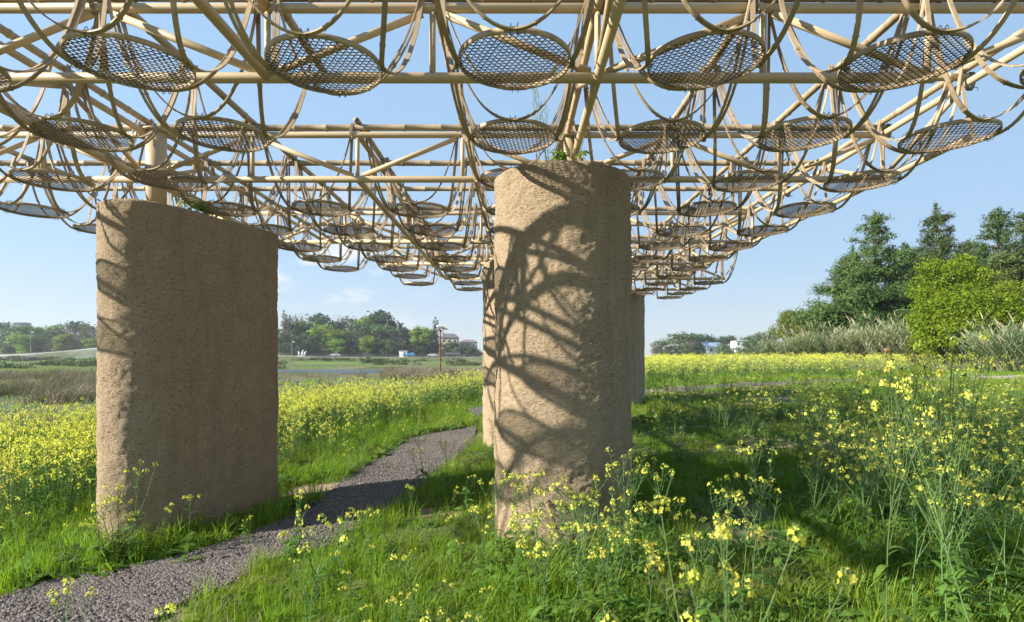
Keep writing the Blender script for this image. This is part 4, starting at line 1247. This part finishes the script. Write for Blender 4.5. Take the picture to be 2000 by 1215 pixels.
for k, px, top, d in [('dark', 6, 630, 300), ('mid', 24, 634, 290), ('mid', 44, 632, 285), ('pale', 62, 634, 288), ('mid', 82, 638, 282), ('pale', 98, 634, 292), ('bare', 112, 634, 286), ('mid', 128, 628, 300), ('dark', 142, 628, 296), ('bare', 158, 628, 290), ('bare', 172, 630, 288), ('mid', 186, 632, 286),
    ('pale', 42, 650, 268), ('bare', 74, 652, 272), ('bare', 100, 662, 262), ('pale', 124, 650, 262), ('bare', 144, 652, 264), ('bare', 158, 656, 262), ('mid', 20, 652, 272), ('mid', 86, 648, 276), ('pale', 176, 660, 262), ('bare', 200, 640, 270)]:
    far_tree(k, px, top, d, W2)
W3 = 'around the far houses behind the centre'
for k, px, top, d in [('poplar', 852, 606, 262), ('mid', 870, 668, 262), ('dark', 886, 668, 255), ('bare', 900, 666, 258), ('mid', 914, 674, 256), ('dark', 878, 676, 252), ('bare', 924, 672, 258), ('dark', 930, 682, 262), ('poplar', 866, 640, 290), ('bare', 862, 676, 255)]:
    far_tree(k, px, top, d, W3)
W4 = 'on the far skyline at right'
for k, px, top, d in [('mid', 1290, 662, 250), ('bare', 1300, 655, 260), ('mid', 1322, 646, 250), ('mid', 1340, 650, 255), ('dark', 1360, 652, 270), ('bare', 1350, 660, 240), ('dark', 1376, 654, 280), ('mid', 1398, 656, 290), ('dark', 1416, 658, 290), ('mid', 1412, 668, 240), ('dark', 1432, 656, 300), ('mid', 1456, 654, 300), ('dark', 1462, 666, 250),
    ('mid', 1478, 652, 270), ('dark', 1494, 650, 260), ('mid', 1510, 652, 265), ('mid', 1440, 676, 230), ('mid', 1470, 678, 225), ('dark', 1362, 672, 235), ('mid', 1335, 674, 232), ('dark', 1306, 676, 230), ('bare', 1282, 668, 240), ('mid', 1500, 672, 220)]:
    far_tree(k, px, top, d, W4)
for f in sorted(FT, key=lambda f: f[1]):
    k, px, top, d, where, h, wk = f
    same = sorted([g for g in FT if g[0] == k and g[4] == where], key=lambda g: g[1]); n_ = same.index(f)+1
    m = KIND[k][int(px) % len(KIND[k])]; H = 14 if k == 'poplar' else 12
    s = h/H*1.02; ws = s*(rg.uniform(1.15, 1.5) if k not in ('poplar', 'conifer') else 1.0)
    if h < 6: ws = max(ws, .62)
    lab = f'{WORDS[k]} tree {where}' + (f', {ORD[n_]} from the left' if len(same) > 1 and n_ < 17 else '')
    tree('bare_tree' if k in ('bare', 'poplar') else 'conifer' if k == 'conifer' else 'leafy_tree', m, pxl(px, d), rg.uniform(0, 6.28), (ws, ws, s), lab, 'trees on the far bank')

# ------------------------------------------------------------------ far buildings, vehicles, poles
M_glass = NT('dark_glass').done((.03, .035, .04), .15)
def house(x, y, w_, dp, ridge, roof_h, wallc, roofc, label, hip=True, rz=0, nwin=3, floors=2):
    z = ground(x, y); h = EYE-(ridge-HY)/F*(y-dp/2)-z-roof_h; o = empty('house', (x, y, z), rz, label=label, category='house')
    mw = NT('house_wall').done(wallc, .85); mr_ = NT('house_roof').done(roofc, .8)
    mb = MB(); mb.box((0, 0, h/2-.5), (w_, dp, h+1)); mb.build('wall', mw, o)
    e = .5; a, b = w_/2+e, dp/2+e; mb = MB(); k = w_*.28 if hip else a
    V = [(-a, -b, h), (a, -b, h), (a, b, h), (-a, b, h), (-k, 0, h+roof_h), (k, 0, h+roof_h)]
    mb.add(V, [(0, 1, 5, 4), (2, 3, 4, 5), (1, 2, 5), (3, 0, 4), (3, 2, 1, 0)]); mb.build('roof', mr_, o)
    for fl_ in range(floors):
        for i in range(nwin):
            mb = MB(); cx = (i-(nwin-1)/2)*w_/nwin; cz = h-1.5-fl_*2.9
            mb.box((cx, -dp/2-.03, cz), (w_/nwin*.42, .06, 1.4)); f_ = mb.build('window', M_white, o)
            mb = MB(); mb.box((cx, -dp/2-.07, cz), (w_/nwin*.36, .04, 1.2)); mb.build('pane', M_glass, f_)
    return o
def at(px, d): return (px-CX)/F*d
house(at(879, 290), 290, 8.0, 8, 651, 2.2, (.40, .36, .27), (.12, .12, .13), 'cream house with a dark hipped roof behind the camera pole')
house(at(915, 300), 300, 8.5, 8, 663, 1.4, (.42, .38, .34), (.20, .16, .14), 'low brown roofed house at the left of the centre wall')
house(at(1389, 255), 255, 7.6, 6, 668.5, 1.9, (.76, .76, .74), (.25, .33, .45), 'white house with a blue grey pitched roof on the right skyline', False, .25, 2)
house(at(1446, 280), 280, 7.0, 7, 664, .35, (.74, .73, .70), (.55, .55, .54), 'white flat topped house right of the blue roofed one', True, 0, 3)
house(at(1316, 250), 250, 9.5, 7, 672, 1.0, (.55, .48, .42), (.38, .36, .35), 'low pale house among the trees at the left of the right skyline', True, 0, 3, 1)
house(at(44, 420), 420, 7, 7, 629, .5, (.18, .23, .32), (.16, .2, .28), 'blue grey block rising above the trees at far left', True, 0, 5, 2)
# booth by the road
bx, by = at(788, 247), 247; z = ground(bx, by)
o = empty('booth', (bx, by, z), label='small white concrete booth by the far road under the wood', category='booth')
mb = MB(); mb.box((0, 0, 1.2), (3.2, 2.4, 2.6)); mb.build('wall', M_white, o)
mb = MB(); mb.box((0, 0, 2.62), (3.9, 3.0, .22)); mb.build('roof', NT('concrete').done((.5, .5, .48), .9), o)
mb = MB(); mb.box((.7, -1.22, 1.1), (.8, .06, 2.0)); mb.build('door', M_metal, o)
# white sculpture of two rearing shapes
bx, by = at(590, 247), 247; z = ground(bx, by); mb = MB(); rr = random.Random(2)
for (x, hh, ln) in ((-1.0, 2.2, -.5), (.15, 2.9, .25), (1.1, 2.4, .55)):
    mb.tube([(x, 0, .2), (x+ln*.2, 0, hh*.35), (x+ln*.5, 0, hh*.65), (x+ln*.9, 0, hh*.86), (x+ln*1.4, 0, hh)], [.42, .52, .40, .26, .14], 8)
    for s in (-.22, .25): mb.tube([(x+s, .1, .5), (x+s*1.6, 0, -.1)], [.2, .12], 6)
mb.box((0, 0, .12), (3.6, 1.4, .3))
mb.build('sculpture', NT('weathered_white').done((.60, .61, .62), .6), None, True, (bx, by, z), label='white sculpture group on the far bank, left end of the road railing', category='sculpture')
def car(px, y, colr, label, ln=4.4, h=1.45, truck=False):
    x = at(px, y); o = empty('car' if not truck else 'truck', (x, y, ground(x, y)+.12), label=label, category='truck' if truck else 'car')
    mp_ = NT('car_paint').done(colr, .3, None, .5)
    pr = [(-.5, .28), (-.5, .62), (-.46, .74), (-.28, .80), (-.17, 1.0), (.12, 1.0), (.26, .78), (.44, .68), (.5, .58), (.5, .28)]
    if truck: pr = [(-.5, .4), (-.5, .72), (.12, .72), (.14, 1.0), (.38, 1.0), (.46, .7), (.5, .62), (.5, .3)]
    V = [(a*ln, s*.85, b*h) for s in (-1, 1) for a, b in pr]; n = len(pr)
    mb = MB(); mb.add(V, [tuple(range(n-1, -1, -1)), tuple(range(n, 2*n))]+[(i, (i+1) % n, n+(i+1) % n, n+i) for i in range(n)]); b_ = mb.build('body', mp_, o)
    mb = MB()
    if truck: wv = [(.17, .93), (.35, .93), (.42, .74), (.17, .74)]
    else: wv = [(-.25, .81), (-.155, .955), (.11, .955), (.215, .79)]
    for s in (-1, 1): mb.add([(a*ln, s*.87, b*h) for a, b in wv], [(0, 1, 2, 3) if s < 0 else (3, 2, 1, 0)])
    mb.build('side_window', M_glass, b_)
    for a in (-.31, .31):
        for s in (-1, 1):
            mb = MB(); mb.tube([(a*ln, s*.72, .31), (a*ln, s*.9, .31)], .32, 14); mb.build('wheel', M_metal, o)
car(655, 240, (.55, .56, .58), 'silver car on the far road, left of the other cars')
car(720, 240.5, (.06, .065, .07), 'dark car on the far road below the wood')
car(799, 241, (.06, .25, .55), 'blue pickup truck on the far road beside the booth', 4.8, 2.0, True)
car(846, 240, (.66, .68, .62), 'pale car on the far road right of the booth')
car(884, 242, (.10, .10, .11), 'dark truck on the far road below the cream house', 6.5, 2.6, True)
# lamp posts on the left bank
def lamp(px, d, top, label):
    x = at(px, d); z = ground(x, d); h = EYE-(top-HY)/F*d-z
    o = empty('lamp_post', (x, d, z), label=label, category='lamp post', group='lamp posts on the far bank')
    mb = MB(); mb.tube([(0, 0, -.2), (0, 0, h-.1), (.25, 0, h), (.5, 0, h+.03)], [.09, .07, .06, .05], 7); mb.build('pole', NT('grey_metal').done((.35, .36, .37), .5), o)
    mb = MB(); mb.box((.75, 0, h+.06), (1.1, .45, .22)); mb.build('lamp_head', M_white, o)
lamp(60, 244, 649, 'white headed lamp post on the left bank')
lamp(570, 247, 668, 'white lamp head standing out against the dark left end of the wood')
# pole with camera and solar panel in the field
d = 25.0; x = at(860, d); z = ground(x, d); h = EYE-(641-HY)/F*d-z
M_rust = NT('rusty_pole').done((.19, .085, .048), .8)
o = empty('camera_pole', (x, d, z), label='rust red pole with a white camera and panel, standing in the flower field', category='pole')
mb = MB(); mb.tube([(0, 0, -.2), (0, 0, h-.12)], .032, 10); mb.tube([(0, 0, h-.16), (0, 0, h-.08)], .075, 10); mb.build('pole', M_rust, o)
c_ = MB(); c_.tube([(-.14, -.1, h+.02), (.02, .0, h+.06)], .075, 10); c_.box((-.02, 0, h-.03), (.07, .07, .12)); cc = c_.build('camera', M_white, o)
mb = MB(); mb.tube([(-.152, -.107, h+.018), (-.14, -.1, h+.02)], .05, 10); mb.build('lens', M_glass, cc)
mb = MB(); mb.box((.19, .06, h+.06), (.26, .03, .26)); mb.box((.08, .03, h+.02), (.2, .03, .03)); mb.build('panel', NT('panel_back').done((.62, .60, .55), .5), o)
mb = MB(); rr = random.Random(4)
bm = bmesh.new(); bmesh.ops.create_icosphere(bm, subdivisions=2, radius=.15)
for v in bm.verts: v.co = Vector((v.co.x*1.2, v.co.y*.8, v.co.z*.75))*(1+.35*noise.noise(v.co*6))
me = bpy.data.meshes.new('orange_bag'); bm.to_mesh(me); bm.free(); me.materials.append(NT('orange_plastic').done((.72, .34, .20), .6))
xb = at(1732, 37.2); link('orange_bag', me, None, (xb, 37.2, EYE+.44), label='small orange scrap of plastic caught among the reeds', category='bag')

# ------------------------------------------------------------------ the air
HZ = 0.0003
if HZ:
    mb = MB(); mb.box((0, 225, 14), (1000, 560, 44))
    m = bpy.data.materials.new('haze'); m.use_nodes = True; t = m.node_tree; t.nodes.clear()
    ou = t.nodes.new('ShaderNodeOutputMaterial'); pv = t.nodes.new('ShaderNodeVolumePrincipled')
    pv.inputs['Color'].default_value = (.86, .93, 1.0, 1); pv.inputs['Density'].default_value = HZ; pv.inputs['Anisotropy'].default_value = .2
    t.links.new(pv.outputs[0], ou.inputs['Volume'])
    mb.build('haze', m, None, kind='stuff', label='pale spring haze in the air', category='haze')
